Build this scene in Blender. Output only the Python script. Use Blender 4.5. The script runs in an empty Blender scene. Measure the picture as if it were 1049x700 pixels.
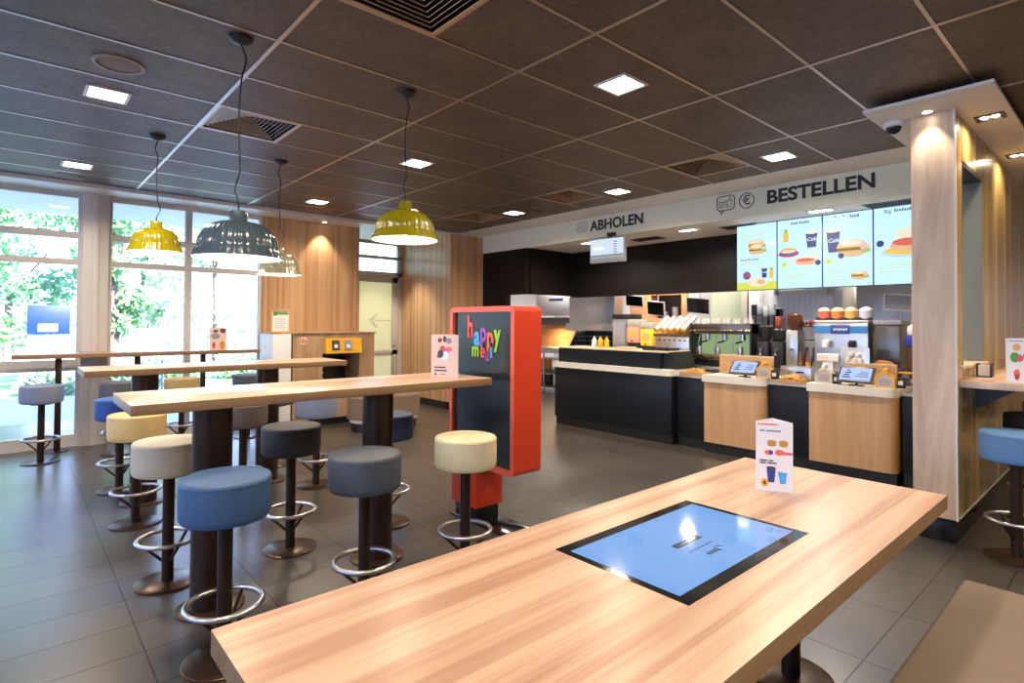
import bpy, bmesh, math, random
from mathutils import Vector, Matrix
random.seed(7)
PI = math.pi
scn = bpy.context.scene
C = scn.collection

# ------------------------------------------------------------------ materials
def new_mat(name):
    m = bpy.data.materials.new(name); m.use_nodes = True
    nt = m.node_tree; b = nt.nodes['Principled BSDF']
    return m, nt, b

def plain(name, col, rough=.5, metal=0.0, spec=.5, coat=0.0, noise=0.0, nscale=30.0, bump=0.0):
    m, nt, b = new_mat(name)
    b.inputs['Base Color'].default_value = (*col, 1)
    b.inputs['Roughness'].default_value = rough
    b.inputs['Metallic'].default_value = metal
    b.inputs['Specular IOR Level'].default_value = spec
    b.inputs['Coat Weight'].default_value = coat
    b.inputs['Coat Roughness'].default_value = .08
    tc = nt.nodes.new('ShaderNodeTexCoord')
    n = nt.nodes.new('ShaderNodeTexNoise'); n.inputs['Scale'].default_value = nscale
    n.inputs['Detail'].default_value = 4
    nt.links.new(tc.outputs['Object'], n.inputs['Vector'])
    if noise > 0:
        mx = nt.nodes.new('ShaderNodeMix'); mx.data_type = 'RGBA'
        mx.inputs['A'].default_value = (*[c * (1 - noise) for c in col], 1)
        mx.inputs['B'].default_value = (*[min(1, c * (1 + noise)) for c in col], 1)
        nt.links.new(n.outputs['Fac'], mx.inputs['Factor'])
        nt.links.new(mx.outputs['Result'], b.inputs['Base Color'])
    if bump > 0:
        bp = nt.nodes.new('ShaderNodeBump'); bp.inputs['Strength'].default_value = bump
        bp.inputs['Distance'].default_value = .004
        nt.links.new(n.outputs['Fac'], bp.inputs['Height'])
        nt.links.new(bp.outputs['Normal'], b.inputs['Normal'])
    return m

def wood(name, c_dark, c_light, grain='X', freq=9.0, stretch=14.0, rough=.4, fine=.35, warp=1.5, contrast=(.35, .65), coat=0.0):
    """procedural wood; grain runs along the given object axis"""
    m, nt, b = new_mat(name)
    N = nt.nodes.new; L = nt.links.new
    tc = N('ShaderNodeTexCoord'); mp = N('ShaderNodeMapping')
    s = {'X': (1 / stretch, 1, 1), 'Y': (1, 1 / stretch, 1), 'Z': (1, 1, 1 / stretch)}[grain]
    mp.inputs['Scale'].default_value = s
    L(tc.outputs['Object'], mp.inputs['Vector'])
    n1 = N('ShaderNodeTexNoise'); n1.inputs['Scale'].default_value = freq; n1.inputs['Detail'].default_value = 5
    n1.inputs['Distortion'].default_value = warp; n1.inputs['Roughness'].default_value = .55
    n2 = N('ShaderNodeTexNoise'); n2.inputs['Scale'].default_value = freq * 9; n2.inputs['Detail'].default_value = 3
    L(mp.outputs[0], n1.inputs['Vector']); L(mp.outputs[0], n2.inputs['Vector'])
    r = N('ShaderNodeMapRange'); r.inputs['From Min'].default_value = contrast[0]; r.inputs['From Max'].default_value = contrast[1]
    L(n1.outputs['Fac'], r.inputs['Value'])
    mf = N('ShaderNodeMix'); mf.data_type = 'FLOAT'; mf.inputs['Factor'].default_value = fine
    L(r.outputs[0], mf.inputs['A']); L(n2.outputs['Fac'], mf.inputs['B'])
    mx = N('ShaderNodeMix'); mx.data_type = 'RGBA'
    mx.inputs['A'].default_value = (*c_dark, 1); mx.inputs['B'].default_value = (*c_light, 1)
    L(mf.outputs['Result'], mx.inputs['Factor']); L(mx.outputs['Result'], b.inputs['Base Color'])
    b.inputs['Roughness'].default_value = rough
    b.inputs['Coat Weight'].default_value = coat; b.inputs['Coat Roughness'].default_value = .12
    return m

def stripes(name, cols, axis='X', width=.035, rough=.45, coat=0.0):
    """wall board of irregular vertical staves: step noise across one axis, slow drift along Z"""
    m, nt, b = new_mat(name)
    N = nt.nodes.new; L = nt.links.new
    tc = N('ShaderNodeTexCoord'); sp = N('ShaderNodeSeparateXYZ'); L(tc.outputs['Object'], sp.inputs[0])
    d = N('ShaderNodeMath'); d.operation = 'DIVIDE'; d.inputs[1].default_value = width
    L(sp.outputs[axis], d.inputs[0])
    f = N('ShaderNodeMath'); f.operation = 'FLOOR'; L(d.outputs[0], f.inputs[0])
    w = N('ShaderNodeTexWhiteNoise'); w.noise_dimensions = '1D'; L(f.outputs[0], w.inputs['W'])
    mp = N('ShaderNodeMapping'); mp.inputs['Scale'].default_value = (1, 1, .04)
    L(tc.outputs['Object'], mp.inputs['Vector'])
    n = N('ShaderNodeTexNoise'); n.inputs['Scale'].default_value = 34; n.inputs['Detail'].default_value = 5
    L(mp.outputs[0], n.inputs['Vector'])
    mf = N('ShaderNodeMix'); mf.data_type = 'FLOAT'; mf.inputs['Factor'].default_value = .62
    L(w.outputs['Value'], mf.inputs['A']); L(n.outputs['Fac'], mf.inputs['B'])
    cr = N('ShaderNodeValToRGB'); cr.color_ramp.elements[0].color = (*cols[0], 1); cr.color_ramp.elements[1].color = (*cols[-1], 1)
    cr.color_ramp.elements[0].position = .22; cr.color_ramp.elements[1].position = .78
    if len(cols) > 2:
        e = cr.color_ramp.elements.new(.5); e.color = (*cols[1], 1)
    L(mf.outputs['Result'], cr.inputs[0]); L(cr.outputs[0], b.inputs['Base Color'])
    b.inputs['Roughness'].default_value = rough
    b.inputs['Coat Weight'].default_value = coat; b.inputs['Coat Roughness'].default_value = .15
    return m

def emit(name, col, s, gloss=False, base=(.02, .02, .02)):
    m, nt, b = new_mat(name)
    b.inputs['Base Color'].default_value = (*base, 1)
    b.inputs['Emission Color'].default_value = (*col, 1)
    b.inputs['Emission Strength'].default_value = s
    b.inputs['Roughness'].default_value = .06 if gloss else .5
    if not gloss: b.inputs['Specular IOR Level'].default_value = .2
    return m

def glass_mat(name, tint=(1, 1, 1), refl=.10):
    m = bpy.data.materials.new(name); m.use_nodes = True
    nt = m.node_tree; nt.nodes.clear()
    N = nt.nodes.new; L = nt.links.new
    o = N('ShaderNodeOutputMaterial'); mx = N('ShaderNodeMixShader'); t = N('ShaderNodeBsdfTransparent'); g = N('ShaderNodeBsdfGlossy')
    fr = N('ShaderNodeFresnel'); fr.inputs['IOR'].default_value = 1.5
    g.inputs['Roughness'].default_value = .02
    t.inputs['Color'].default_value = (*tint, 1)
    L(fr.outputs[0], mx.inputs[0]); L(t.outputs[0], mx.inputs[1]); L(g.outputs[0], mx.inputs[2]); L(mx.outputs[0], o.inputs[0])
    return m

def leaf_like(name, col):
    m = bpy.data.materials.new(name); m.use_nodes = True; nt = m.node_tree; b = nt.nodes['Principled BSDF']
    b.inputs['Base Color'].default_value = (*col, 1)
    t = nt.nodes.new('ShaderNodeBsdfTranslucent'); t.inputs['Color'].default_value = (*col, 1)
    x = nt.nodes.new('ShaderNodeMixShader'); x.inputs[0].default_value = .9
    nt.links.new(b.outputs[0], x.inputs[1]); nt.links.new(t.outputs[0], x.inputs[2]); nt.links.new(x.outputs[0], nt.nodes['Material Output'].inputs[0])
    return m

M = {}
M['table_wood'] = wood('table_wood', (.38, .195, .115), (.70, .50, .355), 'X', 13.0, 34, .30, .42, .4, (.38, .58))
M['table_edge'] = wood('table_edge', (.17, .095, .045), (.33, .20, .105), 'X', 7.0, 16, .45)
M['column_wood'] = wood('column_wood', (.46, .33, .23), (.76, .61, .47), 'Z', 6.0, 9, .40, .3, 1.0)
M['panel_wood'] = stripes('panel_wood', [(.36, .19, .085), (.54, .31, .155), (.66, .42, .23)], 'X', .042, .42)
M['panel_wood_y'] = stripes('panel_wood_y', [(.40, .21, .10), (.58, .35, .18), (.72, .48, .28)], 'Y', .042, .34, .3)
M['wall_gold'] = stripes('wall_gold', [(.20, .12, .035), (.46, .30, .10), (.66, .47, .19)], 'X', .11, .26, .5)
M['counter_wood'] = wood('counter_wood', (.44, .25, .115), (.60, .38, .20), 'Z', 16.0, 22, .42, .4, .3)
M['cabinet_wood'] = wood('cabinet_wood', (.30, .17, .09), (.52, .33, .19), 'Z', 12.0, 14, .42, .3, .5)
M['pos_wood'] = wood('pos_wood', (.36, .19, .08), (.55, .33, .16), 'Y', 10.0, 10, .42)
M['dark_wood'] = wood('dark_wood', (.004, .003, .002), (.013, .008, .005), 'Y', 12.0, 18, .55, .3, .4)
M['dark_wood_x'] = wood('dark_wood_x', (.004, .003, .002), (.013, .008, .005), 'X', 12.0, 18, .55, .3, .4)
for k_ in ('dark_wood', 'dark_wood_x'): M[k_].node_tree.nodes['Principled BSDF'].inputs['Specular IOR Level'].default_value = .2
M['orange_wood'] = wood('orange_wood', (.50, .22, .08), (.72, .40, .20), 'Y', 8.0, 8, .5)
M['white_trim'] = plain('white_trim', (.72, .71, .69), .45)
M['soffit_white'] = plain('soffit_white', (.80, .74, .69), .5)
M['frame_grey'] = plain('frame_grey', (.44, .40, .37), .45)
M['frame_light'] = plain('frame_light', (.60, .57, .55), .42)
M['fascia'] = plain('fascia', (.72, .70, .54), .5)
M['black'] = plain('black', (.012, .012, .014), .4)
M['black_gloss'] = plain('black_gloss', (.006, .007, .009), .12)
M['counter_black'] = plain('counter_black', (.007, .010, .014), .38, 0, .3)
M['sign_black'] = plain('sign_black', (.012, .012, .013), .5)
M['counter_white'] = plain('counter_white', (.74, .70, .62), .3)
M['beige_top'] = plain('beige_top', (.62, .47, .32), .35)
M['brown_metal'] = plain('brown_metal', (.055, .034, .025), .34, .75)
M['bronze_base'] = plain('bronze_base', (.080, .046, .030), .30, .7)
M['chrome'] = plain('chrome', (.58, .58, .60), .30, 1.0)
M['steel'] = plain('steel', (.60, .60, .60), .32, 1.0, noise=.12, nscale=12)
M['steel_dark'] = plain('steel_dark', (.16, .15, .14), .3, 1.0)
M['grey_paint'] = plain('grey_paint', (.26, .27, .30), .4)
M['dark_cloth'] = plain('dark_cloth', (.03, .03, .035), .7)
M['red'] = plain('red', (.62, .045, .012), .38)
M['red_edge'] = plain('red_edge', (.82, .13, .07), .38)
M['brown_vinyl'] = plain('brown_vinyl', (.20, .14, .10), .45, noise=.12, nscale=5)
M['bench_vinyl'] = plain('bench_vinyl', (.19, .14, .10), .45, noise=.22, nscale=3)
M['white'] = plain('white', (.80, .80, .80), .4)
M['white_card'] = plain('white_card', (.86, .84, .84), .45)
M['pink_card'] = plain('pink_card', (.80, .58, .50), .5)
M['yellow'] = plain('yellow', (.80, .42, .015), .4)
M['orange'] = plain('orange', (.78, .22, .04), .4)
M['coral'] = plain('coral', (.80, .17, .09), .4)
M['fry'] = plain('fry', (.78, .46, .12), .5)
M['blue'] = plain('blue', (.03, .20, .52), .4)
M['blue_cup'] = plain('blue_cup', (.03, .06, .26), .4)
M['navy'] = plain('navy', (.01, .02, .06), .3)
M['bun'] = plain('bun', (.62, .27, .06), .45)
M['meat'] = plain('meat', (.17, .05, .02), .5)
M['green'] = plain('green', (.10, .35, .04), .5)
M['pink'] = plain('pink', (.75, .13, .22), .5)
M['ink'] = plain('ink', (.06, .05, .07), .6)
M['ink_grey'] = plain('ink_grey', (.28, .28, .36), .6)
M['brass'] = plain('brass', (.45, .30, .12), .25, 1.0)
M['cream_wall'] = plain('cream_wall', (.62, .58, .47), .6)
M['pale_green'] = plain('pale_green', (.55, .62, .44), .5)
M['kitchen_wall'] = plain('kitchen_wall', (.64, .62, .62), .45)
M['hopper'] = plain('hopper', (.10, .035, .015), .2)
M['glass'] = glass_mat('glass')
M['glass_thin'] = glass_mat('glass_thin', (.90, .95, .93))
M['grey_panel'] = plain('grey_panel', (.16, .18, .17), .25)
M['lamp_white'] = plain('lamp_white', (.85, .83, .78), .5)
M['film'] = None
# ------------------------------------------------------------------ mesh helpers
def bm_new(): return bmesh.new()

def add_box(bm, x0, x1, y0, y1, z0, z1, bevel=0.0, seg=2, mi=0, rot=None, mid=None):
    r = bmesh.ops.create_cube(bm, size=1.0)
    vs = r['verts']
    for v in vs:
        v.co = Vector(((x0 + x1) / 2 + v.co.x * (x1 - x0), (y0 + y1) / 2 + v.co.y * (y1 - y0), (z0 + z1) / 2 + v.co.z * (z1 - z0)))
    if rot is not None:
        bmesh.ops.rotate(bm, verts=vs, cent=mid or Vector(((x0 + x1) / 2, (y0 + y1) / 2, (z0 + z1) / 2)), matrix=rot)
    fs = set(f for v in vs for f in v.link_faces)
    for f in fs: f.material_index = mi
    if bevel > 0:
        es = list(set(e for v in vs for e in v.link_edges))
        out = bmesh.ops.bevel(bm, geom=es, offset=bevel, segments=seg, profile=.5, affect='EDGES')
        for f in out['faces']: f.material_index = mi
    return vs

def add_cyl(bm, cx, cy, z0, z1, r, r2=None, n=32, mi=0, axis='Z', cap=True):
    r2 = r if r2 is None else r2
    out = bmesh.ops.create_cone(bm, cap_ends=cap, cap_tris=False, segments=n, radius1=r, radius2=r2, depth=abs(z1 - z0))
    vs = out['verts']
    m = Matrix.Translation((0, 0, (z0 + z1) / 2))
    if axis == 'X': m = Matrix.Rotation(PI / 2, 4, 'Y') @ m
    if axis == 'Y': m = Matrix.Rotation(-PI / 2, 4, 'X') @ m
    for v in vs:
        v.co = m @ v.co
        v.co += {'Z': Vector((cx, cy, 0)), 'X': Vector((0, cx, cy)), 'Y': Vector((cx, 0, cy))}[axis]
    for f in set(f for v in vs for f in v.link_faces): f.material_index = mi
    return vs

def add_lathe(bm, prof, cx=0, cy=0, n=48, rib=0.0, nrib=0, close=False, mi=0):
    rings = []
    for (r, z, *k) in prof:
        kk = k[0] if k else 1.0
        ring = []
        for i in range(n):
            a = 2 * PI * i / n
            rr = r * (1 + rib * kk * math.cos(nrib * a)) if nrib else r
            ring.append(bm.verts.new((cx + rr * math.cos(a), cy + rr * math.sin(a), z)))
        rings.append(ring)
    for a, b in zip(rings, rings[1:]):
        for i in range(n):
            f = bm.faces.new((a[i], a[(i + 1) % n], b[(i + 1) % n], b[i])); f.material_index = mi
    if close:
        f = bm.faces.new(list(reversed(rings[0]))); f.material_index = mi
        f = bm.faces.new(rings[-1]); f.material_index = mi

def add_tube(bm, pts, r, n=10, closed=False, mi=0):
    pts = [Vector(p) for p in pts]; k = len(pts); rings = []
    for i, p in enumerate(pts):
        if closed: d = pts[(i + 1) % k] - pts[i - 1]
        else: d = pts[min(i + 1, k - 1)] - pts[max(i - 1, 0)]
        d.normalize()
        up = Vector((0, 0, 1)) if abs(d.z) < .95 else Vector((1, 0, 0))
        u = d.cross(up).normalized(); w = d.cross(u).normalized()
        rings.append([bm.verts.new(p + u * r * math.cos(2 * PI * j / n) + w * r * math.sin(2 * PI * j / n)) for j in range(n)])
    seq = list(zip(rings, rings[1:])) + ([(rings[-1], rings[0])] if closed else [])
    for a, b in seq:
        for j in range(n):
            f = bm.faces.new((a[j], a[(j + 1) % n], b[(j + 1) % n], b[j])); f.material_index = mi
    if not closed:
        bm.faces.new(list(reversed(rings[0]))).material_index = mi; bm.faces.new(rings[-1]).material_index = mi

def add_prism(bm, poly, axis, a0, a1, mi=0):
    """extrude 2D polygon; axis X: poly=(y,z); Y: poly=(x,z); Z: poly=(x,y)"""
    def P(p, a):
        return {'X': (a, p[0], p[1]), 'Y': (p[0], a, p[1]), 'Z': (p[0], p[1], a)}[axis]
    A = [bm.verts.new(P(p, a0)) for p in poly]; B = [bm.verts.new(P(p, a1)) for p in poly]
    fs = [bm.faces.new(A), bm.faces.new(list(reversed(B)))]
    n = len(poly)
    for i in range(n): fs.append(bm.faces.new((A[i], B[i], B[(i + 1) % n], A[(i + 1) % n])))
    for f in fs: f.material_index = mi

def round_rect(w, h, r, n=6, cx=0, cy=0, which=(1, 1, 1, 1)):
    """corner order: (+,+),(-,+),(-,-),(+,-)"""
    out = []
    for k, (sx, sy) in enumerate(((1, 1), (-1, 1), (-1, -1), (1, -1))):
        rr = r if which[k] else 1e-4
        ox, oy = sx * (w / 2 - rr), sy * (h / 2 - rr)
        for i in range(n + 1):
            a = k * PI / 2 + i * PI / 2 / n
            out.append((cx + ox + rr * math.cos(a), cy + oy + rr * math.sin(a)))
    return out

def obj(name, bm, mats, parent=None, loc=None, rot=None, smooth=True, ang=35):
    bmesh.ops.recalc_face_normals(bm, faces=bm.faces)
    me = bpy.data.meshes.new(name); bm.to_mesh(me); bm.free()
    for m in (mats if isinstance(mats, (list, tuple)) else [mats]): me.materials.append(M[m] if isinstance(m, str) else m)
    if smooth:
        me.shade_smooth(); me.set_sharp_from_angle(angle=math.radians(ang))
    o = bpy.data.objects.new(name, me); C.objects.link(o)
    if parent is not None: o.parent = parent
    if loc is not None: o.location = loc
    if rot is not None: o.rotation_euler = rot
    return o

def box_obj(name, dims, mat, parent=None, bevel=0.0, **k):
    bm = bm_new(); add_box(bm, *dims, bevel=bevel); return obj(name, bm, mat, parent, **k)

def thing(name, label, cat, loc=(0, 0, 0), rotz=0, group=None):
    o = bpy.data.objects.new(name, None); C.objects.link(o)
    o.location = loc; o.rotation_euler = (0, 0, rotz); o.empty_display_size = .1
    o['label'] = label; o['category'] = cat
    if group: o['group'] = group
    return o

def tag(o, label, cat, group=None, kind=None):
    o['label'] = label; o['category'] = cat
    if group: o['group'] = group
    if kind: o['kind'] = kind
    return o

def struct(name, bm, mat, parent=None, **k):
    o = obj(name, bm, mat, parent, **k)
    if parent is None: o['kind'] = 'structure'
    return o

RX = (PI / 2, 0, -PI / 2)     # lettering on a wall that faces -X
RY = (PI / 2, 0, 0)           # lettering on a wall that faces -Y
def text(name, s, size, mat, parent, loc, rot, ext=.002, bold=0.0, align='CENTER', width=None, shear=0.0):
    cu = bpy.data.curves.new(name, 'FONT'); cu.body = s; cu.size = size; cu.extrude = ext; cu.offset = bold
    cu.align_x = align; cu.align_y = 'CENTER'; cu.shear = shear
    cu.materials.append(M[mat] if isinstance(mat, str) else mat)
    o = bpy.data.objects.new(name, cu); C.objects.link(o)
    o.parent = parent; o.location = loc; o.rotation_euler = rot
    if width:
        bpy.context.view_layer.update()
        o.scale.x = width / max(1e-4, o.dimensions.x)
    bpy.context.view_layer.update()
    me = bpy.data.meshes.new_from_object(o.evaluated_get(bpy.context.evaluated_depsgraph_get()))
    me.name = name
    o2 = bpy.data.objects.new(name, me); C.objects.link(o2); o2.parent = parent; o2.location = loc; o2.rotation_euler = rot; o2.scale = o.scale
    bpy.data.objects.remove(o); o2.name = name
    return o2

# ------------------------------------------------------------------ setting
CH = 3.074
# floor tiles
m, nt, b = new_mat('floor_tile'); N = nt.nodes.new; L = nt.links.new
geo = N('ShaderNodeNewGeometry'); sep = N('ShaderNodeSeparateXYZ'); L(geo.outputs['Position'], sep.inputs[0])
def gridline(axis, off, step, half):
    a = N('ShaderNodeMath'); a.operation = 'SUBTRACT'; a.inputs[1].default_value = off; L(sep.outputs[axis], a.inputs[0])
    d = N('ShaderNodeMath'); d.operation = 'DIVIDE'; d.inputs[1].default_value = step; L(a.outputs[0], d.inputs[0])
    f = N('ShaderNodeMath'); f.operation = 'FLOOR'; L(d.outputs[0], f.inputs[0])
    fr = N('ShaderNodeMath'); fr.operation = 'SUBTRACT'; L(d.outputs[0], fr.inputs[0]); L(f.outputs[0], fr.inputs[1])
    c = N('ShaderNodeMath'); c.operation = 'SUBTRACT'; c.inputs[1].default_value = .5; L(fr.outputs[0], c.inputs[0])
    ab = N('ShaderNodeMath'); ab.operation = 'ABSOLUTE'; L(c.outputs[0], ab.inputs[0])
    g = N('ShaderNodeMath'); g.operation = 'GREATER_THAN'; g.inputs[1].default_value = .5 - half / step; L(ab.outputs[0], g.inputs[0])
    return g, f
gx, fx = gridline('X', .478, .6005, .0030); gy, fy = gridline('Y', .865, .311, .0030)
mxx = N('ShaderNodeMath'); mxx.operation = 'MAXIMUM'; L(gx.outputs[0], mxx.inputs[0]); L(gy.outputs[0], mxx.inputs[1])
cmb = N('ShaderNodeCombineXYZ'); L(fx.outputs[0], cmb.inputs[0]); L(fy.outputs[0], cmb.inputs[1])
wn = N('ShaderNodeTexWhiteNoise'); wn.noise_dimensions = '2D'; L(cmb.outputs[0], wn.inputs['Vector'])
nz = N('ShaderNodeTexNoise'); nz.inputs['Scale'].default_value = 1.6; nz.inputs['Detail'].default_value = 2
L(geo.outputs['Position'], nz.inputs['Vector'])
av = N('ShaderNodeMix'); av.data_type = 'FLOAT'; av.inputs['Factor'].default_value = .55
L(wn.outputs['Value'], av.inputs['A']); L(nz.outputs['Fac'], av.inputs['B'])
tcx = N('ShaderNodeMix'); tcx.data_type = 'RGBA'; tcx.inputs['A'].default_value = (.036, .032, .029, 1); tcx.inputs['B'].default_value = (.066, .058, .050, 1)
L(av.outputs['Result'], tcx.inputs['Factor'])
gr = N('ShaderNodeMix'); gr.data_type = 'RGBA'; gr.inputs['B'].default_value = (.010, .009, .008, 1)
L(mxx.outputs[0], gr.inputs['Factor']); L(tcx.outputs['Result'], gr.inputs['A']); L(gr.outputs['Result'], b.inputs['Base Color'])
rr = N('ShaderNodeMapRange'); rr.inputs['To Min'].default_value = .25; rr.inputs['To Max'].default_value = .34; b.inputs['Specular IOR Level'].default_value = .75
L(nz.outputs['Fac'], rr.inputs['Value']); L(rr.outputs[0], b.inputs['Roughness'])
sg_ = N('ShaderNodeMapRange'); sg_.inputs['To Min'].default_value = .85; sg_.inputs['To Max'].default_value = .3; L(mxx.outputs[0], sg_.inputs['Value']); L(sg_.outputs[0], b.inputs['Specular IOR Level'])

M['floor'] = m
bm = bm_new(); add_box(bm, -4.2, 11.2, -4.2, 10.8, -.12, 0.0); struct('floor', bm, 'floor', smooth=False)

# ceiling tiles (holes where the air diffusers sit)
m, nt, b = new_mat('ceiling_tile'); N = nt.nodes.new; L = nt.links.new
geo = N('ShaderNodeNewGeometry'); nz = N('ShaderNodeTexNoise'); nz.inputs['Scale'].default_value = 30; nz.inputs['Detail'].default_value = 6
nz2 = N('ShaderNodeTexNoise'); nz2.inputs['Scale'].default_value = 3; nz2.inputs['Detail'].default_value = 4
L(geo.outputs['Position'], nz.inputs['Vector']); L(geo.outputs['Position'], nz2.inputs['Vector'])
mf = N('ShaderNodeMix'); mf.data_type = 'FLOAT'; mf.inputs['Factor'].default_value = .45; L(nz.outputs['Fac'], mf.inputs['A']); L(nz2.outputs['Fac'], mf.inputs['B'])
rg = N('ShaderNodeMapRange'); rg.inputs['From Min'].default_value = .36; rg.inputs['From Max'].default_value = .64; L(mf.outputs['Result'], rg.inputs['Value'])
cx = N('ShaderNodeMix'); cx.data_type = 'RGBA'; cx.inputs['A'].default_value = (.076, .050, .034, 1); cx.inputs['B'].default_value = (.140, .098, .068, 1)
L(rg.outputs[0], cx.inputs['Factor']); L(cx.outputs['Result'], b.inputs['Base Color']); b.inputs['Roughness'].default_value = .55
M['ceiling'] = m
GX0, GXS, GY0, GYS = 1.092, .625, .1117, .6216
vents = [(0, 7), (0, 3), (6, 7), (6, 4), (6, 10)]
TX1, TY1 = 5.86, 8.05
bm = bm_new()
for i in range(-8, 8):
    for j in range(-7, 13):
        if (i, j) in vents: continue
        x0, x1 = GX0 + i * GXS, min(TX1 if j >= 1 else 8.6, GX0 + (i + 1) * GXS)
        y0, y1 = GY0 + j * GYS, min(TY1, GY0 + (j + 1) * GYS)
        if x1 <= x0 or y1 <= y0: continue
        bm.faces.new([bm.verts.new(p) for p in ((x0, y0, CH), (x0, y1, CH), (x1, y1, CH), (x1, y0, CH))])
for x0, x1, y0, y1 in ((6.09, 8.6, -4.3, .75),):
    bm.faces.new([bm.verts.new(p) for p in ((x0, y0, CH), (x0, y1, CH), (x1, y1, CH), (x1, y0, CH))])
add_box(bm, -4.3, 11.4, -4.4, 10.9, CH + .3, CH + .4)
struct('ceiling', bm, 'ceiling', smooth=False)
M['grid_metal'] = plain('grid_metal', (.56, .46, .39), .34, 1.0)
bm = bm_new()
i = -4
while GX0 + i * 1.25 < TX1:
    x = GX0 + i * 1.25; add_box(bm, x - .012, x + .012, -4.2, TY1, CH - .006, CH - .001); i += 1
for j in range(-7, 13):
    y = GY0 + j * GYS; add_box(bm, -4.2, TX1 if j > 1 else 8.6, y - .0095, y + .0095, CH - .004, CH - .001)
struct('trim_1', bm, 'grid_metal', smooth=False)

# white plaster borders of the ceiling
bm = bm_new()
add_box(bm, -4.2, 6.5, TY1, 8.75, 3.03, CH + .02)
add_box(bm, 4.2, 6.4, 8.75, 10.0, 3.03, CH + .02)
struct('trim_2', bm, 'white_trim', smooth=False)
bm = bm_new(); add_box(bm, TX1, 6.42, 1.30, TY1, CH - .004, CH + .02)
struct('trim_3', bm, 'white_trim', smooth=False)
bm = bm_new(); add_box(bm, 4.50, 8.6, .62, 1.34, 3.0, 3.024, bevel=.003)
struct('trim_4', bm, 'soffit_white', smooth=False)
bm = bm_new(); add_box(bm, 4.80, 8.6, .80, 1.20, 3.024, CH + .01); struct('trim_14', bm, 'black', smooth=False)  # recessed core coloured black to darken the shadow gap above the slab

# fascia over the counter
bm = bm_new(); add_box(bm, 6.40, 6.52, .90, 8.04, 2.755, CH + .02)
fascia = struct('wall_counter', bm, 'fascia', smooth=False)
text('lettering', 'BESTELLEN', .205, 'sign_black', fascia, (6.396, 2.33, 2.935), RX, .003, .006, width=1.07)
text('lettering', 'ABHOLEN', .205, 'sign_black', fascia, (6.396, 5.01, 2.93), RX, .003, .005, width=.94)
def ring_pts(cx, cz, r, x, n=28): return [(x, cx + r * math.cos(2 * PI * k / n), cz + r * math.sin(2 * PI * k / n)) for k in range(n)]
bm = bm_new(); add_tube(bm, ring_pts(3.105, 2.945, .088, 6.396), .005, 6, True); obj('euro_ring', bm, 'sign_black', fascia)
text('euro_mark', '€', .15, 'sign_black', fascia, (6.396, 3.105, 2.945), RX, .002, .001)
def bubble(cy, cz, w, h, mat, tail=True, s=.005):
    bm = bm_new(); pts = [(6.396, cy - x, cz + z) for x, z in round_rect(w, h, .04, 5)]
    add_tube(bm, pts, s, 6, True)
    if tail: add_tube(bm, [(6.396, cy + w * .32, cz - h / 2), (6.396, cy + w * .26, cz - h / 2 - .05), (6.396, cy + w * .10, cz - h / 2)], s, 6)
    k = w / .22
    for q in range(3):     # the little burger
        add_tube(bm, [(6.396, cy + (.085 - .1 * t / 6) * k, cz + (-.045 + q * .028 + (.008 if t % 2 else 0)) * k) for t in range(7)], s * .8, 5)
    add_tube(bm, [(6.396, cy - .015 * k, cz + .03 * k), (6.396, cy - .03 * k, cz - .055 * k), (6.396, cy - .07 * k, cz - .055 * k), (6.396, cy - .08 * k, cz + .03 * k), (6.396, cy - .015 * k, cz + .03 * k)], s * .8, 5)
    add_tube(bm, [(6.396, cy - .05 * k, cz + .03 * k), (6.396, cy - .06 * k, cz + .07 * k)], s * .8, 5)
    return obj('order_icon', bm, mat, fascia)
bubble(3.365, 2.955, .22, .17, 'sign_black')
M['icon_grey'] = plain('icon_grey', (.24, .24, .19), .5)
bubble(5.645, 2.945, .20, .14, 'icon_grey', False, .004)

# window wall (Y = 8.55) : three bays
WY = 8.55
def window(name, x0, x1, mid):
    bm = bm_new()
    add_box(bm, x0 + .04, x1 - .04, WY - .03, WY + .05, 0, .14)
    add_box(bm, x0 + .04, x1 - .04, WY - .03, WY + .05, 2.97, 3.03)
    add_box(bm, x0 + .04, x1 - .04, WY - .03, WY + .05, 2.485, 2.56)
    add_box(bm, x0 + .04, x1 - .04, WY - .03, WY + .05, 2.165, 2.235)
    if mid: add_box(bm, x0 + .04, x1 - .04, WY - .03, WY + .05, .90, 1.03)
    add_box(bm, x0, x0 + .04, WY - .03, WY + .05, 0, 3.03)
    add_box(bm, x1 - .04, x1, WY - .03, WY + .05, 0, 3.03)
    f = struct(name, bm, 'frame_light')
    g = bm_new(); add_box(g, x0 + .03, x1 - .03, WY + .008, WY + .014, .1, 3.0); obj('pane', g, 'glass', f, smooth=False)
window('window_1', -1.25, .62, True)
window('window_2', .88, 1.76, False)
window('window_3', 1.76, 2.70, False)
window('window_4', -3.6, -1.51, True)
bm = bm_new()
add_box(bm, .62, .88, WY - .10, WY + .06, 0, 3.03, bevel=.004); add_box(bm, .72, .78, WY - .125, WY - .09, 0, 3.03, bevel=.003)
struct('trim_5', bm, 'frame_light')
bm = bm_new(); add_box(bm, -1.51, -1.25, WY - .10, WY + .06, 0, 3.03, bevel=.004); struct('trim_6', bm, 'frame_light')

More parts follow.
